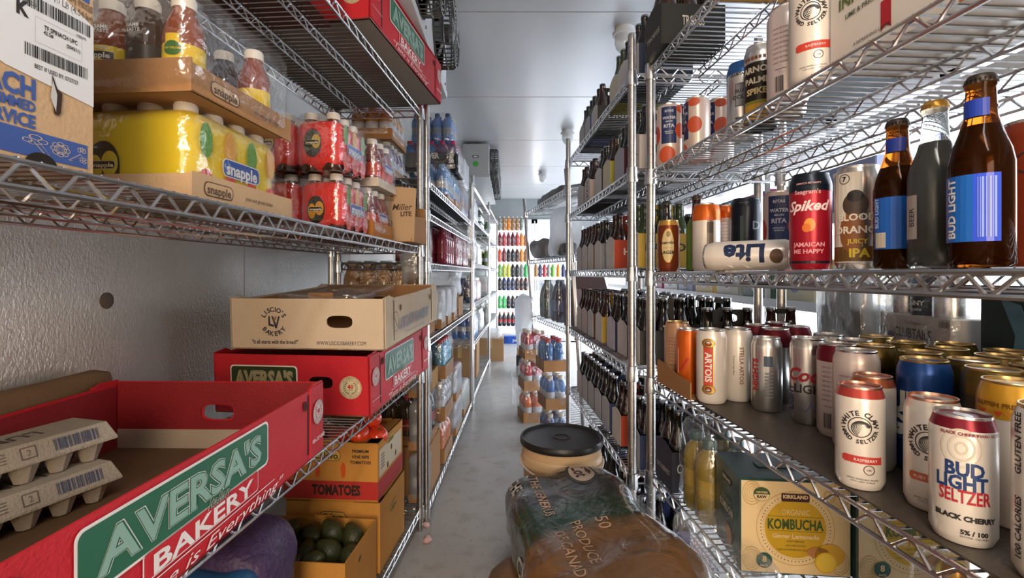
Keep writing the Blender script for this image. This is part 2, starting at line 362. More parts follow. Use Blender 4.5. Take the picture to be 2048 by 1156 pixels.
class Unit:
    def __init__(s, name, label, near, yaw, L, D, side, zs, H, fine=True, lean=0, z0=0):
        s.near, s.yaw, s.L, s.D, s.side, s.zs = near, yaw, L, D, side, zs
        s.rz = -R(yaw)
        t = thing(name, label, 'shelving', (near[0], near[1], 0), group='chrome wire shelving along the aisle', rot=(0, R(lean), s.rz)); s.t = t
        sg = 1 if side == 'r' else -1
        pm = memo(('post', H, fine), lambda: post_mesh(H, fine))
        for x in (0, D * sg):
            for y in (0, L): link('post', pm, t, (x, y, 0))
        fr = memo(('fr', L, D, fine), lambda: shelf_frame(L, D, 6 if fine else 4)); dk = memo(('dk', L, D, fine), lambda: shelf_deck(L, D, .0235 if fine else .05, fine))
        cm = memo('collar', lambda: MB().lathe([(.0144, -.036), (.0205, -.036), (.021, -.03), (.0185, .014), (.0144, .016)], 12).mesh('collar', chrome))
        for z in zs:
            o = link('shelf', fr, t, (0 if sg > 0 else -D, 0, z)); link('wire_deck', dk, o)
            for x in (0, D):
                for y in (0, L): link('collar', cm, o, (x, y, -.008))
    def at(s, y, d, z):       # point: distance y along the shelf line from its near post, d in from the aisle edge
        sg = 1 if s.side == 'r' else -1; c, q = math.cos(s.rz), math.sin(s.rz); x = d * sg
        return (s.near[0] + x * c - y * q, s.near[1] + x * q + y * c, z)
    def on(s, Y, d, z):       # the same, addressed by world Y of the aisle edge
        return s.at((Y - s.near[1]) / math.cos(s.rz), d, z)
L1 = Unit('wire_shelving', 'nearest chrome wire shelving on the left, holding red bakery boxes', (-.528, .29), 4.26, 1.825, .40, 'l', [.10, .69, 1.24, 1.835], 1.875)
L2 = Unit('wire_shelving', 'chrome wire shelving on the left behind the red boxes, stacked with sports drinks', (-.373, 2.16), 1.78, 1.82, .40, 'l', [.07, .82, 1.17, 1.40, 1.547], 1.875)
L3 = Unit('wire_shelving', 'bare-ended chrome shelving on the left, third from the camera', (-.314, 4.06), 1.78, 1.78, .40, 'l', [.08, .53, .87, 1.21, 1.6, 1.88], 1.95, False)
L4 = Unit('wire_shelving', 'last chrome shelving on the left, beside the back display doors', (-.257, 5.9), 1.78, 1.75, .40, 'l', [.08, .5, .85, 1.2, 1.57, 1.95], 2.0, False)
R1 = Unit('wire_shelving', 'nearest chrome wire shelving on the right, holding rows of beer cans', (.578, -.25), -3.83, 1.82, .44, 'r', [.12, .48, .78, 1.125, 1.453, 1.79], 1.935)
R2 = Unit('wire_shelving', 'chrome wire shelving on the right filled with six-pack beer carriers', (.414, 1.64), -2.86, 1.27, .44, 'r', [.1, .44, .802, 1.139, 1.474, 1.80], 1.935)
R3 = Unit('wire_shelving', 'leaning chrome shelving on the right with plastic bags on it', (.47, 3.02), -10.5, 1.23, .42, 'r', [.1, .755, 1.24, 1.66], 1.78, False, lean=-4)

# shelf liners
def liner(U, z, m, label, y0=.02, y1=None, d0=.012):
    sg = 1 if U.side == 'r' else -1; y1 = y1 or U.L - .02; xs = sorted((sg * d0, sg * (U.D - .02)))
    o = obj('shelf_liner', MB().box(xs[0], xs[1], y0, y1, 0, .003), m, None, (U.near[0], U.near[1], z + .004), U.rz, 0); tag(o, label, 'shelf liner'); return o
liner(R1, .78, board('#463d34', .5), 'worn brown sheet lining the shelf under the beer cans')
liner(L2, 1.547, mat('grey_liner', C('#8d9092'), .5), 'grey plastic sheet lining the top shelf under the blue drinks')
liner(L2, 1.40, mat('grey_liner', C('#8d9092'), .5), 'grey plastic sheet lining the shelf above the pink drinks')
liner(L2, .82, mat('grey_liner', C('#8d9092'), .5), 'grey plastic sheet lining the shelf under the wrapped bottle packs')
liner(R2, 1.474, mat('grey_liner2', C('#6f6f6d'), .5), 'dark grey sheet lining the shelf above the orange carrier')

# ------------------------------------------------------------------ evaporators, lamps
def evaporator(label, x0, x1, y0, y1, z0, z1, fans, m, text=False):
    t = thing('evaporator', label, 'cooling unit', ((x0 + x1) / 2, y0, z0)); w2 = (x1 - x0) / 2
    obj('casing', MB().cbox(-w2, w2, 0, y1 - y0, .03, z1 - z0, .006).box(-w2 - .004, w2 + .004, -.004, y1 - y0 + .004, 0, .034), m, t)
    def guard():
        mb = MB(); r = .155; dpt = .085
        for k in range(44):
            a = 2 * math.pi * k / 44; c, s_ = math.cos(a), math.sin(a)
            mb.path([(0, r * c, r * s_), (dpt * .8, r * c, r * s_), (dpt, r * .9 * c, r * .9 * s_)], .0028, 4)
        for q in (.03, .05, .07, .09, .11, .13, .148): mb.path([(dpt, q * math.cos(R(15 * i)), q * math.sin(R(15 * i))) for i in range(24)], .0022, 4, True)
        for a in range(0, 360, 45): mb.tube((dpt, .02 * math.cos(R(a)), .02 * math.sin(R(a))), (dpt, .142 * math.cos(R(a)), .142 * math.sin(R(a))), .003, 4)
        for xx in (.0, dpt * .55): mb.path([(xx, r * math.cos(R(12 * i)), r * math.sin(R(12 * i))) for i in range(30)], .0035, 4, True)
        return mb.mesh('fan_guard', pl('#5a5a58', .35, metal=.6))
    def blades():
        mb = MB().lathe([(0, 0), (.04, 0), (.04, .05), (.03, .06), (0, .06)], 14, Matrix.Rotation(R(90), 4, 'Y'))
        for k in range(4):
            M = Matrix.Rotation(R(90 * k + 20), 4, 'X') @ Matrix.Translation((.035, 0, 0)) @ Matrix.Rotation(R(24), 4, 'Z')
            mb.prism([(-.002, .03), (.002, .03), (.002, .13), (-.002, .13)], -.04, .04, M)
        return mb.mesh('fan', pl('#4a4a4a', .5))
    for y in fans:
        g = link('fan_guard', memo('guard', guard), t, (w2, y - y0, (z1 - z0) * .53)); link('fan', memo('blades', blades), g, (.005, 0, 0))
        obj('shroud', MB().lathe([(.163, 0), (.163, .008), (.15, .008), (.15, 0)], 24, Matrix.Translation((w2, y - y0, (z1 - z0) * .53)) @ Matrix.Rotation(R(90), 4, 'Y')), pl('#3a3a3a', .4), t)
    mb = MB()
    for yy in (.03, .2, .42, .65, .9, y1 - y0 - .05): mb.lathe([(0, 0), (.007, 0), (.006, .004), (0, .004)], 8, Matrix.Translation((w2, yy, .06)) @ Matrix.Rotation(R(90), 4, 'Y'))
    obj('screw', mb, pl('#6b6b6b', .3, metal=1), t)
    if text:
        D = Deco(t, 'sticker'); f = D.plane((0, 0, 0), (1, 0, 0), (0, 0, 1)); D.ell(f, .0, .13, .028, .028, pl('#3fae4a')); D.rect(f, -.03, .19, .03, .215, pl('#3d4044')); D.rect(f, -.02, .198, .02, .207, white, 1); D.flush()
evaporator('white evaporator with two black fans above the near red box', -.80, -.34, 1.3, 2.58, 2.055, 2.42, (1.8, 2.27), white_m)
evaporator('grey evaporator with four black fans further along the ceiling', -.47, -.205, 4.74, 6.62, 2.07, 2.40, (4.98, 5.42, 5.86, 6.3), mat('evap_grey', C('#a3a7aa'), .4), True)
for i, (x, y) in enumerate(((.605, 2.56), (.52, 4.37), (.42, 6.18))):
    t = thing('ceiling_lamp', 'white jar ceiling lamp ' + ('above the black carrier, nearest', 'second along the ceiling, above the far end of the beer carriers', 'farthest along the ceiling, above the plastic bags')[i], 'lamp', (x, y, ZC), group='jar lamps on the ceiling')
    obj('mount', MB().lathe([(0, 0), (.05, 0), (.05, -.03), (.062, -.034), (.062, -.05), (0, -.05)], 18), trim_w, t)
    obj('jar', MB().lathe([(.05, -.05), (.05, -.085), (.043, -.115), (.025, -.135), (0, -.14)], 18), mat('jar_glass', (.8, .82, .84), .15, alpha=.6, spec=.8), t)
    pass
# ------------------------------------------------------------------ bottles, cans, packs
def cap_mesh(r, h, m, crimp=False, n=14):
    P = [(r, 0), (r, h * .8), (r * .9, h), (0, h)]
    if crimp: return MB().lathe([(r * 1.12, 0), (r * 1.1, h * .25), (r, h * .7), (r * .85, h), (0, h)], 42, wob=lambda k, i: (1.0 if i > 1 or k % 2 else .93)).mesh('cap', m)
    return MB().lathe(P, n).mesh('cap', m)
PROF = {
 'long': [(0, 0), (.026, 0), (.0305, .005), (.0305, .122), (.028, .138), (.021, .158), (.0155, .178), (.0135, .212), (.0148, .214), (.0148, .222), (.013, .224), (0, .224)],
 'snap': [(0, 0), (.028, 0), (.0318, .006), (.0318, .03), (.0305, .036), (.0305, .082), (.0318, .088), (.0318, .100), (.028, .118), (.0205, .134), (.0165, .144), (.0165, .150), (0, .150)],
 'soda': [(0, 0), (.024, 0), (.034, .012), (.0355, .05), (.033, .07), (.0335, .115), (.0355, .13), (.034, .155), (.024, .185), (.013, .205), (.013, .215), (0, .215)],
 'sport': [(0, 0), (.028, 0), (.0355, .008), (.0355, .055), (.033, .065), (.033, .11), (.0355, .12), (.0355, .145), (.029, .168), (.017, .182), (.017, .19), (0, .19)],
 'two': [(0, 0), (.04, 0), (.054, .02), (.054, .17), (.05, .21), (.03, .26), (.014, .285), (.014, .295), (0, .295)],
 'juice': [(0, 0), (.034, 0), (.038, .006), (.038, .12), (.033, .145), (.022, .17), (.0185, .18), (.0185, .19), (0, .19)],
}
CAPP = {'long': (.0145, .0125, .216), 'snap': (.0188, .019, .148), 'soda': (.0145, .02, .209), 'sport': (.0185, .024, .186), 'two': (.0155, .02, .288), 'juice': (.0205, .022, .186)}
RAD = {'long': .0305, 'snap': .0318, 'soda': .0355, 'sport': .0355, 'two': .054, 'juice': .038}
LABZ = {'long': (.035, .105), 'snap': (.036, .082), 'soda': (.07, .115), 'sport': (.065, .11), 'two': (.08, .16), 'juice': (.03, .10)}
LABR = {'long': .0308, 'snap': .0308, 'soda': .0338, 'sport': .0334, 'two': .0544, 'juice': .0384}
def bottle(kind, parent, loc, body, cap, lab=None, n=14, name='bottle', rz=0):
    me = memo(('b', kind, body.name, n), lambda: MB().lathe(PROF[kind], n).mesh('bottle', body, 45))
    o = link(name, me, parent, loc, rz)
    r, h, z = CAPP[kind]
    link('cap', memo(('c', kind, cap.name, n), lambda: cap_mesh(r, h, cap, n=max(10, n - 2))), o, (0, 0, z))
    if lab:
        a, b = LABZ[kind]; link('label', memo(('l', kind, lab.name, n), lambda: MB().lathe([(LABR[kind], a), (LABR[kind] + .0005, a), (LABR[kind] + .0005, b), (LABR[kind], b)], n).mesh('label', lab, 45)), o)
    return o
def tray(parent, wd, l, h, m, t=.003, name='tray'):
    mb = MB().box(-wd / 2, wd / 2, -l / 2, l / 2, 0, t)
    for s in (-1, 1): mb.box(s * wd / 2 - t / 2, s * wd / 2 + t / 2, -l / 2, l / 2, 0, h); mb.box(-wd / 2, wd / 2, s * l / 2 - t / 2, s * l / 2 + t / 2, 0, h)
    return obj(name, mb, m, parent, smooth=0)
def pack(name, label, cat, loc, rz, nx, ny, kind, colors, cap, lab=None, th=0, tm=None, fm=None, group=None, skip=(), n=12, gap=.001, hide=(), rot=None, seed=0, amp=.004):
    """a pack or case of bottles: optional tray, bottles with caps and labels, optional shrink film"""
    t = thing(name, label, cat, loc, rz, group, rot); p = 2 * RAD[kind] + gap; wd, l = nx * p, ny * p
    if th: tray(t, wd + .006, l + .006, th, tm or kraft)
    for i in range(nx):
        for j in range(ny):
            if (i, j) in skip: continue
            c = colors[(i + j * nx) % len(colors)] if isinstance(colors, list) else colors
            b = lab[(i + j * nx) % len(lab)] if isinstance(lab, list) else lab
            bottle(kind, t, ((i - (nx - 1) / 2) * p, (j - (ny - 1) / 2) * p, .003 if th else 0), c, cap, b, n)
    if fm:
        H = PROF[kind][-1][1] + .02
        obj('shrink_film', MB().hull(wd + .014, l + .014, H + .006, 9, .03, amp, 17, seed), fm, t, smooth=60)
    return t, wd, l
CAN = {'slim': (.0285, .156), 'std': (.033, .122), 'tall': (.033, .158), 'tall19': (.0345, .178), 'big': (.0375, .19)}
def can(label, loc, size, body, lid=alu, rim=None, rimh=.014, deg=-90, group=None, deco=None, rot=None, name='beverage_can', lower=None):
    r, h = CAN[size]; t = thing(name, label, 'can', loc, 0, group, rot); n = 28
    me = memo(('can', size, body.name), lambda: MB().lathe([(0, .004), (r * .72, .004), (r * .8, 0), (r * .86, .001), (r, .012), (r, h - .024), (r * .98, h - .017), (r * .86, h - .004)], n).mesh('body', body, 35))
    link('body', me, t)
    if rim: link('band', memo(('rim', size, rim.name, rimh), lambda: MB().lathe(([(r + .0003, h - .024 - rimh), (r + .0005, h - .024 - rimh), (r + .0005, h - .0235)] if rimh > 0 else []) + [(r * .983, h - .0165), (r * .865, h - .0035), (r * .86, h - .0035)], n).mesh('band', rim, 35)), t)
    l = link('lid', memo(('lid', size, lid.name), lambda: MB().lathe([(r * .86, h - .005), (r * .875, h - .001), (r * .86, h), (r * .82, h), (r * .79, h - .005), (0, h - .005)], n).mesh('lid', lid, 35)), t)
    link('pull_tab', memo(('tab', lid.name), lambda: MB().prism([(.008 * math.cos(R(a)), .012 * math.sin(R(a))) for a in range(0, 360, 30)], 0, .0012).mesh('pull_tab', lid, 35)), l, (0, 0, h - .0045))
    if deco:
        D = Deco(t); deco(D, D.cyl(r, deg), r, h); D.flush()
    return t
def facing(x, y): return math.degrees(math.atan2(-y, -x))      # direction from (x, y) to the camera's side of the aisle
def lager_bottle(label, loc, glass, beer, capm, lab=None, deg=-90, fill=.165, deco=None, neck=None, group=None):
    t = thing('beer_bottle', label, 'bottle', loc, 0, group)
    obj('glass', MB().lathe(PROF['long'], 26), glass, t, smooth=45)
    if beer:
        P = [(max(0, r - .0022), z + .004) for r, z in PROF['long'] if z < fill]; rr = next(r for r, z in PROF['long'] if z >= fill) - .001
        obj('beer', MB().lathe(P + [(max(.008, rr), fill), (0, fill)], 22), beer, t, smooth=45)
    link('cap', memo(('crown', capm.name), lambda: cap_mesh(.0142, .011, capm, True)), t, (0, 0, .217))
    D = Deco(t)
    if lab: f = D.cyl(.0306, deg); D.rect(f, -.028, .03, .03, .108, lab)
    if neck: f = D.cyl(.0152, deg); D.rect(f, -.014, .176, .014, .198, neck)
    if deco: deco(D, D.cyl(.0307, deg))
    D.flush(); return t

# six-pack carrier: open carton with a raised centre handle, bottles standing in it
def carrier(label, loc, rz, front, side, glass, cap, group='six-pack carriers on the right shelving', word=None, ink_=None, nb=(2, 3), band=None, handle=True, tall=.118, n=10, vert=False, ws=.85):
    t = thing('bottle_carrier', label, 'beer carrier', loc, rz, group); p = .0625; wd, l = nb[1] * p + .004, nb[0] * p + .004
    mb = MB(); q = .0018
    for s in (-1, 1): mb.box(-wd / 2, wd / 2, s * l / 2 - q / 2, s * l / 2 + q / 2, 0, tall)
    obj('carton', mb.box(-wd / 2, wd / 2, -l / 2, l / 2, 0, q), front, t, smooth=0)
    mb = MB()
    ep = memo(('ep', l, tall, handle, side.name), lambda: MB().prism([(-l / 2, 0), (l / 2, 0), (l / 2, tall), (.018, tall + .016 * handle), (-.018, tall + .016 * handle), (-l / 2, tall)], -q / 2, q / 2, Matrix.Rotation(R(90), 4, 'Z') @ Matrix.Rotation(R(90), 4, 'X')).mesh('end_panel', side, 0))
    for s in (-1, 1): link('end_panel', ep, t, (s * wd / 2, 0, 0))
    if handle: link('handle', memo(('hd', wd, front.name), lambda: MB().box(-wd / 2, wd / 2, -q / 2, q / 2, q, tall).panel_hole(wd * .52, .105, q, 0, .078, .03, .012, Matrix.Translation((0, 0, .12))).mesh('handle', front, 0)), t)
    for i in range(nb[1]):
        for j in range(nb[0]): bottle('long', t, ((i - (nb[1] - 1) / 2) * p, (j - (nb[0] - 1) / 2) * p, q), glass, cap, None, n)
    if word or band:
        D = Deco(t); f = D.face(wd, l, 0, 'front'); g = D.face(wd, l, 0, 'left')
        if band: D.rect(f, -wd / 2 + .004, .02, wd / 2 - .004, .075, band); D.rect(g, -l / 2 + .004, .02, l / 2 - .004, .06, band)
        if word and vert: D.text(g, word, ink_ or ink, 0, .06, .05, bold=.02, l=2, rot=90)
        elif word: D.text(f, word, ink_ or ink, 0, .085 if band else .07, .04, bold=.015, l=2, fit=min(wd * ws, .014 * 2.2 * len(word) + .02)); D.text(g, word, ink_ or ink, 0, .05, .02, bold=.01, l=2, fit=l * .8)
        D.flush()
    return t

# ------------------------------------------------------------------ bakery boxes
def bakery_box(name, label, loc, rz, wd, l, h, outer, inner, rot=None, lid=False, base_m=None, low=None, hu=.095, hr=(.037, .018)):
    t = thing(name, label, 'box', loc, rz, None, rot); q = .004
    obj('base', MB().box(-wd / 2, wd / 2, -l / 2, l / 2, 0, q), base_m or kraft_d, t, smooth=0)
    for s, nm in ((-1, 'end_panel'), (1, 'end_panel')):
        M = Matrix.Translation((0, s * (l / 2 - q / 2), 0)); obj(nm, MB().panel_hole(wd, h, q, 0 if s > 0 else hu, h * .55, *hr, M), outer, t, smooth=0)
        obj('inner_flap', MB().panel_hole(wd - .012, h - .002, .003, 0 if s > 0 else hu, h * .55, hr[0] + .004, hr[1] + .003, Matrix.Translation((0, s * (l / 2 - q - .002), 0))), inner, t, smooth=0)
        if low: obj('pale_strip', MB().box(-wd / 2 + .008, wd / 2 - .008, s * (l / 2 - .0085) - .001, s * (l / 2 - .0085) + .001, q, h * .3), low, t, smooth=0)
    for s in (-1, 1):
        x = s * (wd / 2 - q / 2); mb = MB()
        P = [(-l / 2, 0), (l / 2, 0), (l / 2, h * 1.02), (l / 2 - .05, h * 1.04), (l / 2 - .075, h * .97), (0, h * .955), (-l / 2 + .075, h * .97), (-l / 2 + .05, h * 1.04), (-l / 2, h * 1.02)]
        mb.prism(P, -q / 2, q / 2, Matrix.Translation((x, 0, 0)) @ Matrix.Rotation(R(90), 4, 'Z') @ Matrix.Rotation(R(90), 4, 'X'))
        obj('side_panel', mb, outer, t, smooth=0)
        obj('inner_flap', MB().box(x - s * .0045 - .001, x - s * .0045 + .001, -l / 2 + .01, l / 2 - .01, q, h * .93), inner, t, smooth=0)
        for e in (-1, 1):    # folded corner flaps with their slots
            y0, y1 = sorted((e * (l / 2 - .002), e * (l / 2 - .072)))
            obj('corner_flap', MB().box(x + s * .0022, x + s * .0045, y0, y1, h * .03, h * 1.0), outer, t, smooth=0)
            obj('slot', MB().box(x + s * .0021, x + s * .0026, e * (l / 2 - .081) - .004, e * (l / 2 - .081) + .004, h * .1, h * .92), pl('#3f1a18', .8), t, smooth=0)
    if lid: obj('lid', MB().box(-wd / 2, wd / 2, -l / 2, l / 2, h, h + q), outer, t, smooth=0)
    return t
g1 = pl('#2f6b52', .4); g2 = pl('#8fb5a8', .4); wht = pl('#efe9e6', .45); pinkw = pl('#e9c6c8', .45)
def sign(D, f, u, v, wd, h, deep=g1, pale=g2):       # the bakery's green sign
    D.rect(f, u - wd / 2, v - h / 2, u + wd / 2, v + h / 2, wht, 0, h * .14); D.rect(f, u - wd / 2 + .004, v - h / 2 + .004, u + wd / 2 - .004, v + h / 2 - .004, deep, 1, h * .12)
    for b, m, l in ((.055, wht, 2), (.042, deep, 3), (.022, pale, 4)): D.text(f, "AVERSA'S", m, u, v - h * .01, h * .80, bold=b, l=l, fit=wd * (.86 + b * .25))
def seal(D, f, u, v, r, base=wht):
    D.ell(f, u, v, r, r, base, 0); D.ell(f, u, v, r * .95, r * .95, pl('#6e5b44', .6), 1, .97); D.ell(f, u, v, r * .66, r * .66, pl('#6e5b44', .6), 1, .96)
    D.arc(f, 'CELEBRATING', pl('#6e5b44', .6), u, v, r * .81, r * .22, 90, .2, l=2); D.arc(f, 'ANNIVERSARY', pl('#6e5b44', .6), u, v, r * .81, r * .22, 270, .2, True, l=2)
    D.text(f, '40', pl('#c22a2a'), u, v + r * .08, r * .52, bold=.03, l=2); D.text(f, 'YEARS', pl('#6e5b44', .6), u, v - r * .22, r * .16, l=2)
    for s in (-1, 1):
        for k in range(7):
            a = R(-70 + 20 * k); x = u + s * math.cos(a) * r * .52; y = v + math.sin(a) * r * .52
            D.ell(f, x, y, r * .09, r * .05, pl('#5b6b3f', .6), 2, n=8)
def side_print(D, f, l, h, k=1):
    s = l / .7
    sign(D, f, -.04 * s, h * .66, .34 * s, h * .50)
    D.rect(f, -.13 * s, h * .20, .10 * s, h * .43, wht, 0, .006); D.rect(f, -.13 * s + .002, h * .20 + .002, .10 * s - .002, h * .43 - .002, red_b, 1, .005)
    D.text(f, 'BAKERY', wht, -.015 * s, h * .30, h * .22, bold=.025, l=2, fit=.2 * s); D.text(f, 'Italian', wht, 0, h * .45, h * .14, shear=.4, bold=.02, l=5); D.text(f, 'Italian', pl('#3a6b55'), 0, h * .45, h * .14, shear=.4, l=6)
    D.rect(f, -.15 * s, h * .165, .15 * s, h * .175, wht, 1); D.text(f, '"Taste is Everything"', wht, .0, h * .09, h * .15, shear=.4, l=2, fit=.36 * s)
    g = lambda u, v, l_: f(u, v, l_ + 9); g.r = None
    for e in (-1, 1): seal(D, g, e * (l / 2 - .037), h * .62, .028, pinkw)
    D.text(g, '856-227-8005', wht, l / 2 - .037, h * .25, .012, bold=.02, l=2); D.text(g, 'www.aversasbakery.com', wht, -l / 2 + .037, h * .25, .007, l=2)
    for e in (-1, 1): D.ell(f, e * (l / 2 - .1), h * .8, .009, .011, pl('#3a1614', .8), 1, n=14)
def end_print(D, f, wd, h):
    sign(D, f, -.085, h * .60, .215, h * .44, pl('#31421f'), pl('#b5a878')); D.text(f, 'Italian', wht, -.06, h * .33, h * .12, shear=.4, l=3); D.text(f, 'BAKERY', wht, -.06, h * .17, h * .18, bold=.02)
    seal(D, f, .187, h * .48, .034, pl('#d9c9a4'))
# ================================================================== LEFT SIDE
rzL = L1.rz
# ---- top shelf: red bakery box overhanging the aisle
wd, l, h = .48, .70, .165
t = bakery_box('bakery_box', 'red bakery box overhanging the top left shelf under the evaporator', (-.583, 1.745, 1.842), -R(8.2), wd, l, h, red_b, red_in, lid=True, base_m=board('#8d837a'))
D = Deco(t); side_print(D, D.face(wd + .003, l, h, 'right'), l, h); end_print(D, D.face(wd, l, h, 'front'), wd, h); D.flush()
t = bakery_box('bakery_box', 'flattened red bakery box lying at the near end of the top left shelf', (-.69, .93, 1.842), rzL, .42, .70, .06, red_b, red_in, lid=True, base_m=board('#6e4a3e'))
t = thing('paper_sheet', 'dark red printed cardboard sheet under the boxes on the top shelf', 'cardboard', (-.72, 1.0, 1.8385), rzL)
obj('sheet', MB().box(-.17, .17, -.6, .42, 0, .002), board('#5c3a35'), t, smooth=0)

# ---- middle shelf: spinach carton
wd, l, h = .36, .44, .33
P = L1.on(.405, .035 + wd / 2, 1.243)
t = thing('produce_carton', 'kraft spinach carton with white barcode label at the left edge', 'carton', P, rzL)
obj('carton', MB().cbox(-wd / 2, wd / 2, -l / 2, l / 2, 0, h, .003), kraft_l, t, smooth=0)
obj('top_flap', MB().box(-wd / 2, 0, -l / 2, l / 2, h, h + .004).box(.002, wd / 2, -l / 2, l / 2, h, h + .004), kraft, t, smooth=0)
D = Deco(t); f = D.face(wd, l, h, 'right'); blue = pl('#3d5aa0', .6); e = l / 2
D.rect(f, -e + .02, .0105, e - .011, .040, blue); D.rect(f, -e + .04, .222, e - .008, .30, blue)
pw = pl('#cdb9a4', .6)
fd = lambda u, v, l_: f(u, (v - .013) * .67 + .0105, l_)
fd.r = None
def ring(u, v, ru, rv, k=0.8): D.ell(fd, u, v, ru, rv, pw, 1, k, 18)
for u, v, a, b in ((e - .074, .047, .0075, .0045), (e - .083, .040, .0055, .004), (e - .066, .042, .006, .004), (e - .078, .037, .004, .003)): ring(u, v, a, b)      # broccoli
D.poly(fd, [(e - .0745, .036), (e - .068, .038), (e - .058, .022), (e - .063, .019)], pw, 1); D.poly(fd, [(e - .0730, .0355), (e - .0685, .0365), (e - .0590, .0225), (e - .0627, .0205)], blue, 2)
for k in range(8): a = R(45 * k); ring(e - .0455 + .008 * math.cos(a), .037 + .009 * math.sin(a), .0042, .0042, .78)                                                     # cauliflower
for q_ in (.0085, .0055, .0028): ring(e - .0455, .037, q_ * .9, q_, .86)
D.poly(fd, [(e - .036, .022), (e - .021, .038), (e - .017, .034), (e - .031, .021)], pw, 1); D.poly(fd, [(e - .0345, .0225), (e - .021, .0367), (e - .0183, .0341), (e - .0305, .0220)], blue, 2)   # carrot
for k in range(3): ring(e - .022 + .003 * k, .045 + .0015 * (k % 2), .0025, .0045, .7)
for k in range(5): a = R(72 * k); ring(e - .0165 + .0035 * math.cos(a), .027 + .0035 * math.sin(a), .0024, .0024, .7)
for s_, v, z in (('SPINACH', .087, .031), ('FIELD TRIMMED', .067, .0155), ('FOOD SERVICE', .050, .020)): D.text(f, s_, blue, e - .074, v, z, 'r', bold=.04, sx=.8)
D.text(f, '(1.13 kg) PKGS', pl('#7d674e', .6), e - .004, .216, .011, 'r', bold=.03, sx=.75); D.text(f, '10 LB (4.54 kg)', pl('#7d674e', .6), e - .004, .204, .011, 'r', bold=.03, sx=.75)
lw = pl('#e2e3e6', .3)
D.poly(f, [(e - .003, .092), (e - .003, .195), (e - .05, .215), (e - .116, .235), (e - .116, .108), (e - .105, .104)], lw, 1)
D.bars(f, e - .085, e - .008, .179, .194, ink, 48, 3, 2); D.bars(f, e - .086, e - .012, .124, .138, ink, 46, 5, 2)
D.text(f, 'K', ink, e - .088, .174, .022, bold=.05, l=2, sx=.8); D.text(f, 'TF SPINACH UPC', ink, e - .045, .164, .0075, bold=.02, l=2, sx=.7); D.text(f, '42.5#', ink, e - .06, .158, .006, bold=.02, l=2, sx=.8); D.text(f, '(204211)', ink, e - .03, .155, .006, bold=.02, l=2, sx=.8)
D.text(f, '4040020', ink, e - .082, .184, .006, l=2, sx=.8); D.text(f, '1090095', ink, e - .02, .174, .005, l=2, sx=.8); D.text(f, 'BEST IF USED BY: 07/27/23', ink, e - .05, .115, .007, bold=.01, l=2, sx=.65)
for a, b, c, d_ in ((e - .075, .143, e - .019, .1433), (e - .075, .172, e - .019, .1723), (e - .075, .143, e - .0747, .1723), (e - .0193, .143, e - .019, .1723)): D.rect(f, a, b, c, d_, pl('#9a9a9a'), 2)
D.poly(f, [(e - .056, .113), (e - .050, .098), (e - .044, .094), (e - .046, .07), (e - .049, .066), (e - .054, .067), (e - .056, .09)], pl('#3a2a20', .8), 3); D.poly(f, [(e - .0555, .106), (e - .0505, .09), (e - .052, .07), (e - .0585, .085)], pl('#c9c9c9', .4), 4)
D.ell(f, e - .068, .0, .019, .017, pl('#241c16', .9), 3, n=24, a0=0, a1=180); D.flush()
obj('tape', MB().hull(.003, .09, .2, 5, .001, .004, 25, 3, M=Matrix.Translation((wd / 2 + .002, -.09, .06))), film_l, t, smooth=60)

# ---- Snapple-type tea packs
tea_d = liquid('#3a1d12'); tea = liquid('#8a3f1c'); lemon = liquid('#c9a21a'); capw = pl('#e8e0d2', .4); tea_red = liquid('#7a2218')
yel = mat('yellow_wrap', C('#f0cf10'), .22, var=.05, coat=.4, bump=.25, bscale=30); redw = mat('red_wrap', C('#ee2a22'), .2, var=.05, coat=.5, bump=.25, bscale=30)
lab_y = pl('#e8c51d'); lab_dk = pl('#2b2a22'); snb = pl('#1f4fa6'); leafg = pl('#5f9a2c')
def logo(D, f, u, v, s, deep=snb, txt=white):
    D.rect(f, u - s * 1.55, v - s * .42, u + s * 1.55, v + s * .5, txt, 3, s * .3); D.rect(f, u - s * 1.5, v - s * .37, u + s * 1.5, v + s * .45, deep, 4, s * .28)
    D.text(f, 'snapple', txt, u, v + s * .02, s * .86, bold=.03, l=5, fit=s * 2.6)
def oval_logo(D, f, u, v, s, m):
    D.rect(f, u - s * 1.6, v - s * .5, u + s * 1.6, v + s * .55, m, 1, s * .45); D.rect(f, u - s * 1.5, v - s * .42, u + s * 1.5, v + s * .47, kraft_l, 2, s * .38); D.text(f, 'snapple', m, u, v, s * .85, bold=.03, l=3, fit=s * 2.6)
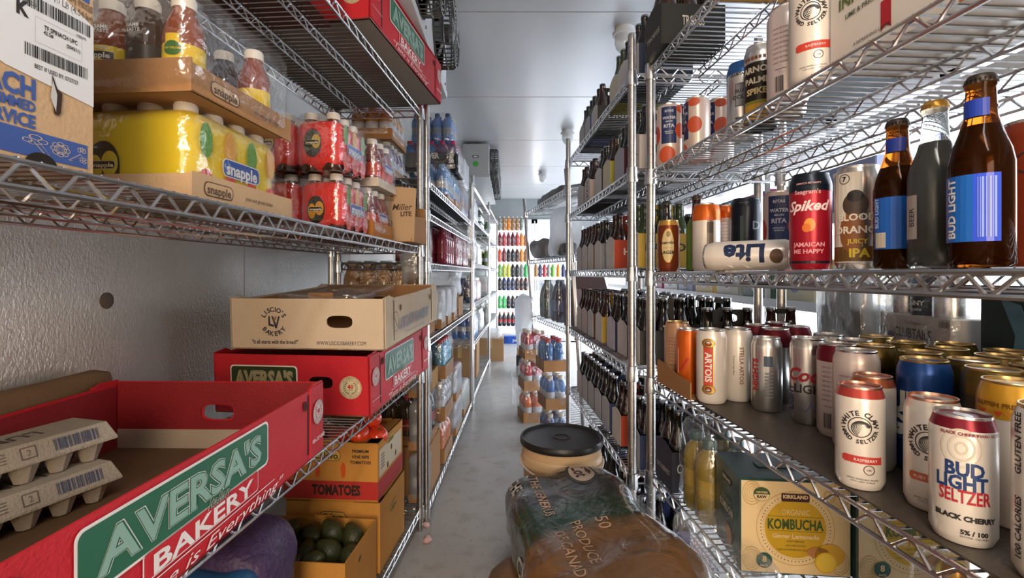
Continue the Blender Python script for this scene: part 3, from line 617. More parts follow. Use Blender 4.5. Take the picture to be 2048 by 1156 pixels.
def tea_pack(name, label, loc, rz, nx, ny, wrap, wrap_h, window, liq=tea_d, side=True, group=None, ovals=('#d9a21c', '#2f3a1c')):
    t, wd, l = pack(name, label, 'drink pack', loc, rz, nx, ny, 'snap', liq, capw, lab_dk, group=group, n=16)
    mb = MB().hull(wd + .004, l + .004, wrap_h, 11, .03, .002, 20, 3); s_ = obj('wrap', mb, wrap, t, smooth=60)
    D = Deco(t); f = D.face(wd + .008, l + .008, 0, 'front'); g = D.face(wd + .008, l + .008, 0, 'right')
    u, v, ru, rv = window
    D.ell(f, u, v, ru, rv, pl('#2a2417', .2), 1); D.ell(f, u - ru * .45, v - rv * .1, ru * .42, rv * .55, pl(ovals[0]), 2, n=20); D.ell(f, u + ru * .4, v + rv * .1, ru * .5, rv * .5, pl(ovals[1]), 2, n=20)
    D.rect(f, u - ru * .8, v - rv * .12, u + ru * .75, v + rv * .2, pl('#d8cdb8'), 3, rv * .12); D.rect(f, u - ru * .77, v - rv * .1, u + ru * .72, v + rv * .18, pl('#2a2417', .2), 4, rv * .11); D.text(f, 'snapple', pl('#e9dcc0'), u, v + rv * .03, rv * .24, bold=.03, l=5, fit=ru * 1.35)
    if side:
        for j in range(ny):
            c = -l / 2 + (j + .5) * l / ny; D.ell(g, c, .105, .016, .03, leafg if j % 2 == 0 else pl('#e2a43a'), 1, n=18); D.ell(g, c, .03, .02, .026, pl('#d8472c'), 1, n=18)
        logo(D, g, .0, .068, .036)
    D.flush()
    obj('shrink_film', MB().hull(wd + .02, l + .014, .168, 9, .035, .004, 20, 5), film_m, t, smooth=60)
    return t
# yellow pack in its tray, lowest of the near stack
P = L1.on(.925, .028 + .14, 1.245)
t = tea_pack('drink_pack', 'yellow-wrapped lemon tea pack on the shelf beside the spinach carton', P, rzL, 4, 4, yel, .158, (-.02, .055, .03, .042), ovals=('#e9cf2a', '#e9cf2a'))
D = Deco(t)
wd = 4 * .0646
obj('tray', MB().box(-.14, .14, -.14, .14, -.002, .001).box(-.14, .14, -.141, -.138, -.002, .04).box(.138, .141, -.14, .17, -.002, .044).box(-.141, -.138, -.14, .14, -.002, .04), kraft_l, t, smooth=0)
g = D.plane((.141, 0, 0), (0, 1, 0), (0, 0, 1)); inkk = pl('#5a4638', .7); oval_logo(D, g, -.075, .02, .024, inkk); D.text(g, 'you eat great taste', inkk, .045, .02, .012, shear=.15, l=2); D.flush()
# upper case with film, a gap where one bottle is missing
P = L1.on(.905, .02 + .135, 1.414)
t, wd, l = pack('drink_case', 'film-wrapped brown tea case on a kraft tray, stacked on the yellow pack', 'drink case', P, rzL, 4, 4, 'snap', [tea, tea, tea_d, tea], capw, [lab_dk, lab_y, lab_dk, lab_y], skip=((3, 1), (3, 2), (2, 1), (2, 2)), n=18)
obj('tray', MB().box(-.14, .14, -.135, .135, -.002, .001).box(-.14, .14, -.137, -.134, -.002, .052).box(.137, .14, -.135, .165, -.002, .045).box(-.14, -.137, -.135, .135, -.002, .05), kraft, t, smooth=0)
D = Deco(t)
g = D.plane((.14, 0, 0), (0, 1, 0), (0, 0, 1)); oval_logo(D, g, -.055, .021, .024, inkk); D.text(g, 'you eat great taste', inkk, .07, .02, .011, shear=.15, l=2)
f = D.cyl(.0312, -90); off = lambda u, v, l_: f(u, v, l_) + Vector((.0323, -.0969, 0)); off.r = f.r
D.rect(off, -.02, .086, .022, .098, pl('#3a3028'), 1); D.text(off, 'SAME', white, 0, .112, .008, bold=.03); D.text(off, 'TASTE', white, 0, .105, .008, bold=.03)
off2 = lambda u, v, l_: f(u, v, l_) + Vector((-.0323, -.0969, 0)); off2.r = f.r
D.text(off2, 'SAME', white, .008, .112, .008, bold=.03); D.text(off2, 'TASTE', white, .008, .105, .008, bold=.03); D.text(off2, 'zero sugar', white, 0, .079, .0085, bold=.02); D.rect(off2, -.024, .058, .026, .072, white, 1); D.rect(off2, -.0235, .0585, .0255, .0715, lab_dk, 2); D.text(off2, 'snapple', white, .001, .065, .013, bold=.03, l=3); D.ell(off2, 0, .05, .014, .012, lab_y, 2, n=20)
off3 = lambda u, v, l_: f(u, v, l_) + Vector((.0969, -.0969, 0)); off3.r = f.r
D.rect(off3, -.008, .078, .014, .096, lab_y, 2); D.ell(off3, .003, .072, .014, .012, pl('#2f6a24'), 3, n=22); D.text(off3, 'LOW CALORIE', lab_y, .003, .072, .0045, bold=.02, l=4); D.rect(off3, -.02, .052, .006, .064, lab_y, 2); D.flush()
obj('shrink_film', MB().hull(.30, .315, .18, 10, .03, .008, 12, 9), film_m, t, smooth=60)
# red packs, two tiers, two columns
for k, (tier, cx) in enumerate(((0, 0), (1, 0), (0, 1), (1, 1))):
    P = L1.on(1.475 + (.0 if tier == 0 else -.02), .03 + .066 + cx * .137, 1.244 + tier * .171)
    w_ = (-.012, .075 if tier else .06, .026, .040)
    tea_pack('drink_pack', 'red-wrapped peach tea pack, ' + ('lower tier beside the aisle', 'upper tier beside the aisle', 'lower tier, on the wall side', 'upper tier, on the wall side')[k], P, rzL, 2, 3, redw, .145, w_, side=cx == 0, group='red-wrapped tea packs', ovals=('#e9a21c', '#e9a21c') if tier == 0 else ('#2f3a1c', '#d9b23c'))
# small tea packs towards the far post
P = L1.on(1.705, .03 + .065, 1.245)
t, wd, l = pack('drink_case', 'small tea case in an orange-brown tray beside the leaning carton', 'drink case', P, rzL, 2, 3, 'snap', tea_red, capw, [snb, pl('#d8472c')], n=14)
obj('tray', MB().box(-.07, .07, -.1, .1, -.003, 0).box(-.07, .07, -.103, -.1, -.003, .055).box(.068, .071, -.1, .1, -.003, .05), board('#b9752f'), t, smooth=0)
D = Deco(t); g = D.face(wd + .012, l, 0, 'right'); logo(D, g, 0, .07, .03); D.flush(); obj('shrink_film', MB().hull(.15, .21, .172, 8, .03, .006, 15, 12), film_m, t, smooth=60)
P = L1.on(1.76, .03 + .065, 1.4225)
t, wd, l = pack('drink_case', 'small tea case on a white tray, topmost beside the red packs', 'drink case', P, rzL, 2, 3, 'snap', tea_red, capw, [snb, pl('#d8472c')], th=.03, tm=kraft_w, n=14, fm=film_m, seed=14)
D = Deco(t); g = D.face(wd + .012, l, 0, 'right'); logo(D, g, 0, .075, .03); D.flush()
P = L1.on(1.955, .055, 1.244)
t = thing('shipping_carton', 'torn kraft shipping carton at the far end of the tea shelf', 'carton', P, rzL - R(3))
mb = MB().box(-.09, .09, -.09, .09, 0, .003).box(-.09, -.087, -.09, .09, 0, .14).box(-.09, .09, .087, .09, 0, .15)
obj('carton', mb, kraft, t, smooth=0)
obj('front_panel', MB().prism([(-.09, 0), (.10, .0), (.11, .205), (-.065, .225), (-.09, .1)], -.002, .002, Matrix.Translation((0, -.085, 0)) @ Matrix.Rotation(R(90), 4, 'X')), kraft_l, t, smooth=0)
obj('side_flap', MB().prism([(-.09, 0), (.09, 0), (.08, .11), (-.07, .1)], -.002, .002, Matrix.Translation((.092, 0, 0)) @ Matrix.Rotation(R(90), 4, 'Z') @ Matrix.Rotation(R(90), 4, 'X')), kraft, t, smooth=0)
D = Deco(t); f = D.plane((0, -.0875, 0), (1, 0, 0), (0, 0, 1)); D.text(f, '4-6', inkk, .0, .185, .032, bold=.04); D.text(f, 'PACKS', inkk, .0, .164, .014, bold=.03); D.text(f, 'Miller', inkk, .055, .135, .034, shear=.3, bold=.01); D.text(f, 'LITE', inkk, .07, .108, .024, bold=.04); oval_logo(D, f, -.025, .07, .025, inkk); D.flush()

# ---- lower shelf: three bakery boxes
wd, l, h = .49, .60, .18
A = R(6.5); cx0, cy0 = -.411, 1.42   # near right corner
ctr = Vector((cx0, cy0, 0)) + Matrix.Rotation(-A, 3, 'Z') @ Vector((-wd / 2, l / 2, 0))
t = bakery_box('bakery_box', 'red bakery box underneath the white bakery box', (ctr.x, ctr.y, .699), -A, wd, l, h, red_b, red_in, base_m=kraft_d, rot=(R(2.8), 0, -A))
t.location.z = .699 + .0147
D = Deco(t); side_print(D, D.face(wd + .003, l, h, 'right'), l, h); end_print(D, D.face(wd, l, h, 'front'), wd, h); D.flush()
wd, l, h = .47, .62, .15; A = R(5); cx0, cy0 = -.362, 1.40
ctr = Vector((cx0, cy0, 0)) + Matrix.Rotation(-A, 3, 'Z') @ Vector((-wd / 2, l / 2, 0))
wb_ = board('#d3bfa4', .6)
t = bakery_box('bakery_box', 'cream-white bakery box on top of the lower red box', (ctr.x, ctr.y, .886), -A, wd, l, h, wb_, kraft, base_m=kraft, hu=.10, hr=(.039, .018), rot=(R(2.6), 0, -A)); t.location.z = .886 + .014 + .012
D = Deco(t); f = D.face(wd, l, h, 'front'); nv = pl('#2f2f3f', .6)
D.arc(f, "LISCIO'S", nv, -.10, .082, .036, .019, 90, .30, bold=.03); D.arc(f, 'BAKERY', nv, -.10, .082, .036, .019, 270, .36, True, bold=.03)
D.poly(f, [(-.117, .098), (-.112, .098), (-.111, .076), (-.100, .072), (-.100, .066), (-.117, .070)], nv, 1); D.poly(f, [(-.107, .098), (-.102, .098), (-.093, .074), (-.086, .098), (-.081, .098), (-.091, .062), (-.096, .062)], nv, 2)
for k in range(3): D.ell(f, -.099 + .003 * k, .086 + .004 * k, .0015, .006, pl('#8a6c48'), 3, n=10)
D.text(f, '"It all starts with the bread!"', nv, -.098, .022, .0165, bold=.02, fit=.142); D.text(f, 'WWW.LISCIOSBAKERY.COM', nv, .104, .020, .0165, fit=.15)
g = D.face(wd + .0055, l, h, 'right'); D.ell(g, -.235, .075, .028, .03, nv, 12, .95); D.poly(g, [(-.256, .094), (-.254, .096), (-.214, .056), (-.216, .054)], nv, 12)
D.text(g, "LISCIO'S BAKERY", pl('#8f97a8', .6), .0, .06, .05, bold=.03, fit=.36); D.text(g, '"It all starts with the bread!"', pl('#8f97a8', .6), .0, .025, .016, fit=.24)
for u in (-.17, .2): D.ell(g, u, .11, .008, .011, pl('#7c5a38', .8), 1, n=14)
D.flush()
obj('liner_film', MB().hull(.25, .4, .03, 10, .012, .016, 18, 4, M=Matrix.Translation((-.02, -.02, .125))), film_l, t, smooth=60)
obj('inner_flap', MB().box(-.05, .03, -.2, -.196, .1, .158), kraft, t, smooth=0)
wd, l, h = .50, .82, .163; A = R(.8)
ctr = Vector((-.452, 1.165, 0)) + Matrix.Rotation(-A, 3, 'Z') @ Vector((-wd / 2, -l / 2, 0))
t = bakery_box('bakery_box', 'large open red bakery box with egg cartons inside', (ctr.x, ctr.y, .698), -A, wd, l, h, red_b, red_in, base_m=board('#6b5136'), low=board('#b9a893'))
D = Deco(t); side_print(D, D.face(wd + .003, l, h, 'right'), l, h); D.flush()
# brown box behind, near the wall
# egg cartons
pulp = mat('egg_pulp', C('#b3a898'), .9, bump=.5, bscale=220, var=.07)
def egg_carton(label, loc, rz):
    t = thing('egg_carton', label, 'egg carton', loc, rz, 'egg cartons in the red box')
    mb = MB()
    for i in range(2):
        for j in range(6): mb.lathe([(.0, 0), (.012, 0), (.022, .03), (.023, .036)], 8, Matrix.Translation((-.025 + .05 * i, -.125 + .05 * j, 0)))
    obj('tray', mb.box(-.055, .055, -.155, .155, .034, .038), pulp, t)
    obj('lid', MB().add([(-.055, -.155, .038), (.055, -.155, .038), (.055, .155, .038), (-.055, .155, .038), (-.043, -.143, .068), (.043, -.143, .068), (.043, .143, .068), (-.043, .143, .068)], [(0, 1, 5, 4), (1, 2, 6, 5), (2, 3, 7, 6), (3, 0, 4, 7), (4, 5, 6, 7)]), pulp, t, smooth=0)
    D = Deco(t); f = D.plane((.0492, 0, .053), (0, 1, 0), (-.37, 0, .93)); pk = pl('#6f675e', .8)
    D.bars(f, .055, .125, -.010, .010, pl('#4f5672', .8), 22, 4, 1); D.rect(f, .008, -.010, .03, .010, pk, 1); D.rect(f, .010, -.008, .028, .008, pulp, 2); D.text(f, '2', pk, .019, 0, .014, l=3)
    for k in range(4): D.rect(f, -.06, -.008 + .005 * k, -.01, -.0065 + .005 * k, pk, 1)
    g = D.plane((0, 0, .068), (0, -1, 0), (1, 0, 0)); D.text(g, 'LUMEN', pl('#57504a', .8), .0, .0, .04, bold=.02); D.flush(); return t
egg_carton('grey egg carton with barcode lying at the bottom of the red box', (-.825, .775, .7045), -R(17))
egg_carton('grey egg carton stacked on top of the other egg carton', (-.84, .785, .7745), -R(15))
t = thing('crumpled_paper', 'crumpled brown paper bag against the wall behind the open red box', 'paper bag', (-1.0, 1.0, .69), 0)
obj('paper', MB().hull(.07, .4, .2, 9, .03, .014, 9, 5), board('#7d6244'), t, smooth=50)

# ---- bottom shelf: produce
def produce_box(label, loc, rz, wd, l, h, holes=True, rim=True):
    t = thing('produce_box', label, 'produce box', loc, rz); q = .004; m = board('#c98d3e')
    obj('base', MB().box(-wd / 2, wd / 2, -l / 2, l / 2, 0, q), m, t, smooth=0)
    for s in (-1, 1):
        obj('side_panel', MB().box(s * (wd / 2 - q / 2) - q / 2, s * (wd / 2 - q / 2) + q / 2, -l / 2, l / 2, 0, h), m, t, smooth=0)
        obj('end_panel', MB().box(-wd / 2 + q, wd / 2 - q, s * (l / 2 - q / 2) - q / 2, s * (l / 2 - q / 2) + q / 2, 0, h).box(-.03, .03, s * (l / 2 - q / 2) - q / 2, s * (l / 2 - q / 2) + q / 2, h, h + .008), m, t, smooth=0)
        if rim: obj('top_flap', MB().box(s * (wd / 2 - .045) - .045, s * (wd / 2 - .045) + .045, -l / 2, -l / 2 + .05, h - .004, h).box(s * (wd / 2 - .02) - .02, s * (wd / 2 - .02) + .02, -l / 2, l / 2, h - .004, h), m, t, smooth=0)
    return t
def calavo(D, f, u, v, s):
    gr = pl('#3c4a26', .6); D.rect(f, u - s * 1.5, v - s * .55, u + s * 1.5, v + s * .55, gr, 1, s * .5); D.rect(f, u - s * 1.44, v - s * .48, u + s * 1.44, v + s * .48, pl('#d9a94e', .7), 2, s * .44); D.text(f, 'Calavo', gr, u, v - s * .02, s * .95, bold=.03, l=3, fit=s * 2.5)
redp = pl('#b82f2a', .6); blk = pl('#2a2118', .7)
wd, l = .33, .28
P = L1.on(1.775, .012 + wd / 2, .104)
t2 = produce_box('kraft tomato box underneath the open tomato box', P, rzL, wd, l, .243)
D = Deco(t2); calavo(D, D.face(wd, l, 0, 'front'), -.0, .19, .03); calavo(D, D.face(wd, l, 0, 'right'), 0, .17, .026); D.flush()
P = L1.on(1.77, .018 + wd / 2, .349)
t1 = produce_box('open tomato box with red band, tomatoes showing at its top', P, rzL, wd, l, .2)
D = Deco(t1); f = D.face(wd, l, 0, 'front'); g = D.face(wd, l, 0, 'right')
for ff, q in ((f, wd / 2), (g, l / 2)): D.rect(ff, -q, .006, q, .068, redp)
D.text(f, 'TOMATOES', blk, .02, .038, .046, bold=.05, fit=.17); calavo(D, f, -.015, .155, .034)
for k, s_ in enumerate(('PREMIUM', 'VINE RIPE', 'TOMATOES')): D.text(f, s_, blk, .105, .171 - .019 * k, .014, bold=.03)
for u in (-.125, -.045, .045): D.ell(f, u, .105, .0085, .026, pl('#d4541f', .4), 1, n=20)
D.poly(g, [(-l / 2 + .01, .078), (l / 2 - .02, .078), (l / 2 - .02, .17), (-l / 2 + .01, .17)], pl('#d8c9ae', .7), 1); calavo(D, g, -.01, .175, .026)
for u, v in ((-.04, .09), (.0, .14), (.05, .10)): D.ell(g, u, v, .008, .011, pl('#5a3a1c', .8), 2, n=14)
for k in range(5): D.rect(g, -.11, .10 + k * .011, -.075, .106 + k * .011, pl('#8d7f6a', .8), 2)
D.flush()
tom = mat('tomato_skin', C('#e0421f'), .18, var=.1, vscale=20, coat=.5)
def tomato():
    return MB().ball(.037, .037, .032, 16, 12, fn=lambda p: Vector((p.x, p.y, p.z - .008 * math.exp(-(p.x ** 2 + p.y ** 2) / .00012) * (1 if p.z > 0 else 0))) * (1 + .02 * math.cos(5 * math.atan2(p.y, p.x)))).mesh('tomato', tom)
for i, (x, y, z, w_) in enumerate(((-.085, -.085, .205, 'far left of the tomato box'), (.005, -.09, .205, 'at the front of the tomato box'), (.105, -.035, .25, 'on top of the heap at the right of the tomato box'), (.082, -.095, .215, 'biggest-looking one at the front right of the tomato box'), (.135, -.06, .2, 'at the right edge of the tomato box'), (-.1, .05, .175, 'at the back left of the tomato box'), (.1, .07, .175, 'at the back right of the tomato box'), (.03, .08, .175, 'at the back of the tomato box'))):
    q = Vector(P) + Matrix.Rotation(rzL, 3, 'Z') @ Vector((x, y, z)); o = link('tomato', memo('tomato', tomato), None, q, rot=(rnd.uniform(-.5, .5), rnd.uniform(-.5, .5), i)); tag(o, 'ripe red-orange tomato ' + w_, 'tomato', 'tomatoes in the open box')
    link('calyx', memo('calyx', lambda: MB().lathe([(0, .026), (.004, .026), (.006, .0262), (.0015, .027), (.0015, .031), (0, .031)], 6).mesh('calyx', pl('#4c5a26', .7))), o)
wd, l, h = .36, .25, .205
P = L1.on(1.475, .012 + wd / 2, .104)
t = produce_box('open kraft box of dark avocados in front of the tomato boxes', P, rzL, wd, l, h, rim=False)
D = Deco(t); f = D.face(wd, l, 0, 'front'); D.poly(f, [(-.03, .19), (.0, .205), (.002, .203), (-.026, .187)], blk, 1); D.rect(f, -.15, .15, .1, .152, pl('#a87434', .8), 1)
for k in range(4): D.rect(f, -.14, .165 + .012 * k, -.02, .17 + .012 * k, pl('#b07a38', .8), 1)
D.rect(f, -wd / 2, 0, wd / 2, .05, redp); D.flush()
avo = mat('avocado_skin', C('#39401f'), .42, bump=.5, bscale=160, var=.35, vscale=18, tint=C('#1d1a10'))
def avocado(): return MB().ball(.034, .034, .046, 14, 12, fn=lambda p: Vector((p.x * (1 - .32 * max(0, p.z) / .046), p.y * (1 - .32 * max(0, p.z) / .046), p.z))).mesh('avocado', avo)
obj('avocado_bed', MB().box(-.17, .17, -.107, .107, .004, .12), board('#7a5326'), t, smooth=0)
k = 0
for j, y in enumerate((.06, -.01, -.07)):
    for i, x in enumerate((-.135, -.068, 0, .068, .135)):
        if j == 2 and i in (0, 4): continue
        q = Vector(P) + Matrix.Rotation(rzL, 3, 'Z') @ Vector((x + .02 * (j % 2) - .008, y, .16 + (.02 if j == 0 else .0) + .012 * (i % 2)))
        o = link('avocado', memo('avocado', avocado), None, q, rot=(rnd.uniform(.5, 1.5), rnd.uniform(-.6, .6), rnd.uniform(0, 6)))
        tag(o, 'dark green avocado, %s from the left in the %s row of its box' % (ORD[i - (1 if j == 2 else 0)], ('back', 'middle', 'front')[j]), 'avocado', 'avocados in the open box'); k += 1
P = L1.on(1.14, .16, .104)
t = thing('onion_sack', 'purple mesh onion sack with blue label beneath the open red box', 'sack', P, rzL)
obj('sack', MB().hull(.20, .22, .42, 12, .07, .014, 16, 8, taper=.12), mat('purple_mesh', C('#4d3a63'), .45, bump=.9, bscale=110, var=.3, vscale=60), t, smooth=60)
D = Deco(t, 'label_wrap'); obj('label_wrap', MB().hull(.215, .10, .34, 8, .045, .01, 16, 8, taper=.12, M=Matrix.Translation((-.01, -.085, .03))), mat('blue_label', C('#2e5e93'), .3, var=.1, bump=.3), t, smooth=60)
f = D.plane((.105, -.09, .3), (0, 1, 0), (-.06, 0, .998)); D.text(f, 'S', white, -.02, .0, .06, bold=.03, rot=90); D.flush()

# cola case behind the tomatoes, and the yellowish carton over it: bottom near end of the second shelving
cola = liquid('#1c0d08'); redl = pl('#b01c22'); clearp = liquid('#a7adb0'); capr = pl('#b8202a')
t = thing('shipping_carton', 'kraft carton under the cola case behind the tomato box', 'carton', L2.on(2.42, .2, .074), L2.rz); obj('carton', MB().cbox(-.19, .19, -.15, .15, 0, .23, .004), kraft, t, smooth=0); obj('tape', MB().box(-.191, .191, -.02, .02, .2295, .231), pl('#b9945f', .3), t, smooth=0)
t, wd, l = pack('drink_case', 'cola bottle case standing behind the open tomato box', 'drink case', L2.on(2.40, .2, .306), L2.rz, 5, 3, 'soda', cola, capr, redl, th=.045, fm=film_m, seed=21)
D = Deco(t); f = D.face(wd, l + .002, 0, 'front')
for i in range(5): D.text(f, 'Coca-Cola', white, (i - 2) * .072, .095, .016, shear=.3, bold=.02, fit=.05)
D.flush()
t = thing('shipping_carton', 'yellowish kraft carton on top of the cola case', 'carton', L2.on(2.46, .17, .545), L2.rz); obj('carton', MB().cbox(-.15, .15, -.1, .1, 0, .09, .004), board('#b88a4c'), t, smooth=0); obj('tape', MB().box(-.151, .151, -.015, .015, .0895, .091), pl('#b9945f', .3), t, smooth=0)
# ================================================================== SECOND TO FOURTH SHELVING ON THE LEFT
oj = liquid('#c98f2a'); capy = pl('#d8d2c4'); bluel = liquid('#3f79c4'); cyan = liquid('#2aa0c8'); pink = liquid('#8e2b42'); purple = liquid('#5a2a72'); orange = liquid('#d2661c'); wline = pl('#c9ccd2', .4); bcap = pl('#2a3442'); greyl = pl('#7f8790'); bk = pl('#202226')
t = thing('shipping_carton', 'low kraft carton under the orange juice bottles', 'carton', L2.on(2.30, .22, .832), L2.rz); obj('carton', MB().cbox(-.18, .18, -.11, .11, 0, .135, .004), kraft_d, t, smooth=0); obj('tape', MB().box(-.181, .181, -.015, .015, .1345, .136), pl('#b9945f', .3), t, smooth=0)
t, wd, l = pack('juice_case', 'orange juice bottle case above the white bakery box', 'juice case', L2.on(2.30, .22, .969), L2.rz, 5, 2, 'juice', oj, capy, pl('#b8bcc4'), th=.055, tm=kraft, fm=film_m, seed=2)
D = Deco(t); f = D.face(wd + .008, l + .008, 0, 'front'); D.text(f, 'Tropicana', pl('#6a4626', .7), -.06, .03, .026, shear=.2, bold=.02); D.flush()
for k, (Y, d, w_) in enumerate(((2.24, .05, 'nearest the aisle'), (2.36, .045, 'behind the first one'))):
    t, wd, l = pack('juice_carrier', 'white six-pack juice carrier with arched cut-outs, ' + w_, 'juice carrier', L2.on(Y, d + .02, .969), L2.rz, 1, 1, 'juice', oj, capy, pl('#d9c27a'), group='white juice carriers')
    obj('carrier', MB().panel_hole(.084, .235, .002, 0, .12, .024, .07, Matrix.Translation((0, -.042, 0))).panel_hole(.084, .235, .002, 0, .12, .024, .07, Matrix.Translation((.043, 0, 0)) @ Matrix.Rotation(R(90), 4, 'Z')).box(-.042, .042, -.042, .042, .233, .235), white, t, smooth=0)
t = thing('shipping_carton', 'plain low carton under the white juice carriers', 'carton', L2.on(2.31, .068, .832), L2.rz); obj('carton', MB().cbox(-.055, .055, -.12, .12, 0, .136, .004), kraft, t, smooth=0); obj('tape', MB().box(-.056, .056, -.01, .01, .1355, .137), pl('#b9945f', .3), t, smooth=0)
# white cases on the top shelf of L2 at its near back corner
Lt = 1.557
for k, (dz, c, w_) in enumerate(((0, purple, 'lower'), (.175, oj, 'upper'))):
    t, wd, l = pack('drink_case', 'white-labelled drink case in a kraft tray at the near back corner, %s one' % w_, 'drink case', L2.on(2.32, .265, Lt + dz), L2.rz, 3, 4, 'snap', c, capy, wline, th=.05, fm=film_m, seed=5 + k, group='white-labelled cases seen past the tea packs')
# sports drinks along the top shelf of L2
sky = liquid('#4f8fd0'); sports_lab = pl('#2d3f66')
t, wd, l = pack('drink_pack', 'pack of pale blue water bottles along the edge of the top shelf', 'drink pack', L2.on(2.97, .09, Lt), L2.rz, 2, 4, 'sport', sky, pl('#8fb4d8'), wline, th=.03, fm=film_m, seed=7)
t, wd, l = pack('drink_pack', 'second pack of pale blue bottles on a tray, behind the first', 'drink pack', L2.on(3.30, .09, Lt), L2.rz, 2, 4, 'sport', sky, pl('#8fb4d8'), wline, th=.05, fm=film_m, seed=8)
t, wd, l = pack('drink_pack', 'film-wrapped blue drink pack on the top shelf at the far end', 'drink pack', L2.on(3.70, .09, Lt), L2.rz, 2, 5, 'sport', bluel, pl('#d08a3a'), [wline, pl('#d9832c')], fm=film_d, seed=9)
t, wd, l = pack('drink_pack', 'blue bottle pack at the back of the top shelf under the black pack', 'drink pack', L2.on(3.25, .285, Lt), L2.rz, 3, 5, 'sport', bluel, bcap, wline, fm=film_m, seed=19)
t, wd, l = pack('drink_pack', 'black printed pack of sports drinks on top of the blue bottles', 'drink pack', L2.on(3.33, .185, Lt + .238), L2.rz, 5, 4, 'sport', [bluel, bluel, bluel, purple, purple], pl('#c83a5a'), sports_lab)
obj('printed_sleeve', MB().cbox(-wd / 2 - .004, wd / 2 + .004, -l / 2 - .004, l / 2 + .004, 0, .135, .012), mat('black_sleeve', C('#17181b'), .25, var=.1, coat=.4), t, smooth=0); obj('shrink_film', MB().hull(wd + .02, l + .02, .2, 9, .035, .007, 14, 31), film_m, t, smooth=60)
D = Deco(t); f = D.face(wd + .012, l + .014, 0, 'front'); D.text(f, 'POWER', white, -.01, .105, .05, bold=.05, fit=.14); D.text(f, 'ADE', white, -.045, .065, .05, bold=.05); D.text(f, '24', white, .14, .11, .034, bold=.05); D.text(f, 'PACK', white, .14, .09, .012, bold=.03); D.text(f, '20', white, .14, .068, .034, bold=.05); D.rect(f, .115, .02, .165, .045, white, 1); D.bars(f, .118, .162, .022, .043, ink, 16, 2, 2); D.rect(f, .03, .055, .08, .07, pl('#55565a'), 1); D.flush()
t, wd, l = pack('drink_pack', 'topmost blue sports drink pack, above the black printed pack', 'drink pack', L2.on(3.40, .20, Lt + .455), L2.rz, 4, 3, 'sport', bluel, pl('#27486e'), greyl, fm=film_m, seed=23)
t, wd, l = pack('drink_pack', 'white film-wrapped pack with orange labels, stacked at the far end', 'drink pack', L2.on(3.72, .12, Lt + .218), L2.rz, 3, 4, 'sport', pl('#c9ccd2', .3), pl('#d9d9d9'), [wline, pl('#d9832c'), wline], fm=film_d, seed=25)
o = tag(obj('plastic_film', MB().hull(.06, .1, .42, 9, .02, .02, 12, 6, taper=.4), film_l, None, L2.on(3.8, -.02, 1.22), L2.rz, 60), 'loose clear film hanging off the top shelf edge', 'plastic film')
# pink drinks on the 1.17 shelf, bottles under it
t, wd, l = pack('drink_pack', 'pink drink pack in film beside the near post of the middle shelf', 'drink pack', L2.on(2.42, .12, 1.178), L2.rz, 2, 3, 'sport', pink, pl('#6b2236'), pl('#7a2438'), fm=film_m, seed=41)
for k, (Y, n_) in enumerate(((2.95, 'second'), (3.35, 'third'), (3.7, 'farthest'))):
    pack('drink_pack', '%s pink drink pack along the middle shelf' % n_, 'drink pack', L2.on(Y, .12, 1.178), L2.rz, 3, 4, 'sport', pink if k != 1 else liquid('#a03a4a'), pl('#8a3348'), pl('#9a3a4a'), fm=film_m if k else None, seed=43 + k, group='pink drink packs')
# wrapped packs on the .82 shelf
for k, (Y, w_) in enumerate(((2.60, 'nearest, beside the juice carriers'), (2.82, 'second from the juice carriers'), (3.05, 'third from the juice carriers'))):
    t, wd, l = pack('bottle_pack', 'white film-wrapped bottle pack in a kraft tray, ' + w_, 'bottle pack', L2.on(Y, .11, .832), L2.rz, 3, 2, 'sport', pl('#d3d6d8', .3), pl('#e6e6e6'), [wline, pl('#b2b86a'), wline], th=.05, fm=film_d, seed=51 + k, group='white wrapped packs on the lower shelf')
t = thing('shipping_carton', 'kraft carton with a plastic bag over it on the lower shelf', 'carton', L2.on(3.4, .12, .832), L2.rz); obj('carton', MB().cbox(-.11, .11, -.11, .11, 0, .13, .004), kraft, t, smooth=0); obj('flap', MB().box(-.11, .11, -.12, -.115, .05, .16), kraft_l, t, smooth=0)
tag(obj('plastic_bag', MB().hull(.26, .34, .26, 10, .07, .035, 8, 6, taper=.3), film_d, None, L2.on(3.4, .13, .97), L2.rz, 60), 'white plastic bag bulging on the carton of the lower shelf', 'plastic bag')
tag(obj('plastic_bag', MB().hull(.1, .16, .24, 9, .04, .02, 14, 16, taper=.15), film_d, None, L2.on(2.17, .06, 1.08), L2.rz, 60), 'small white plastic bag beside the post above the white box', 'plastic bag')
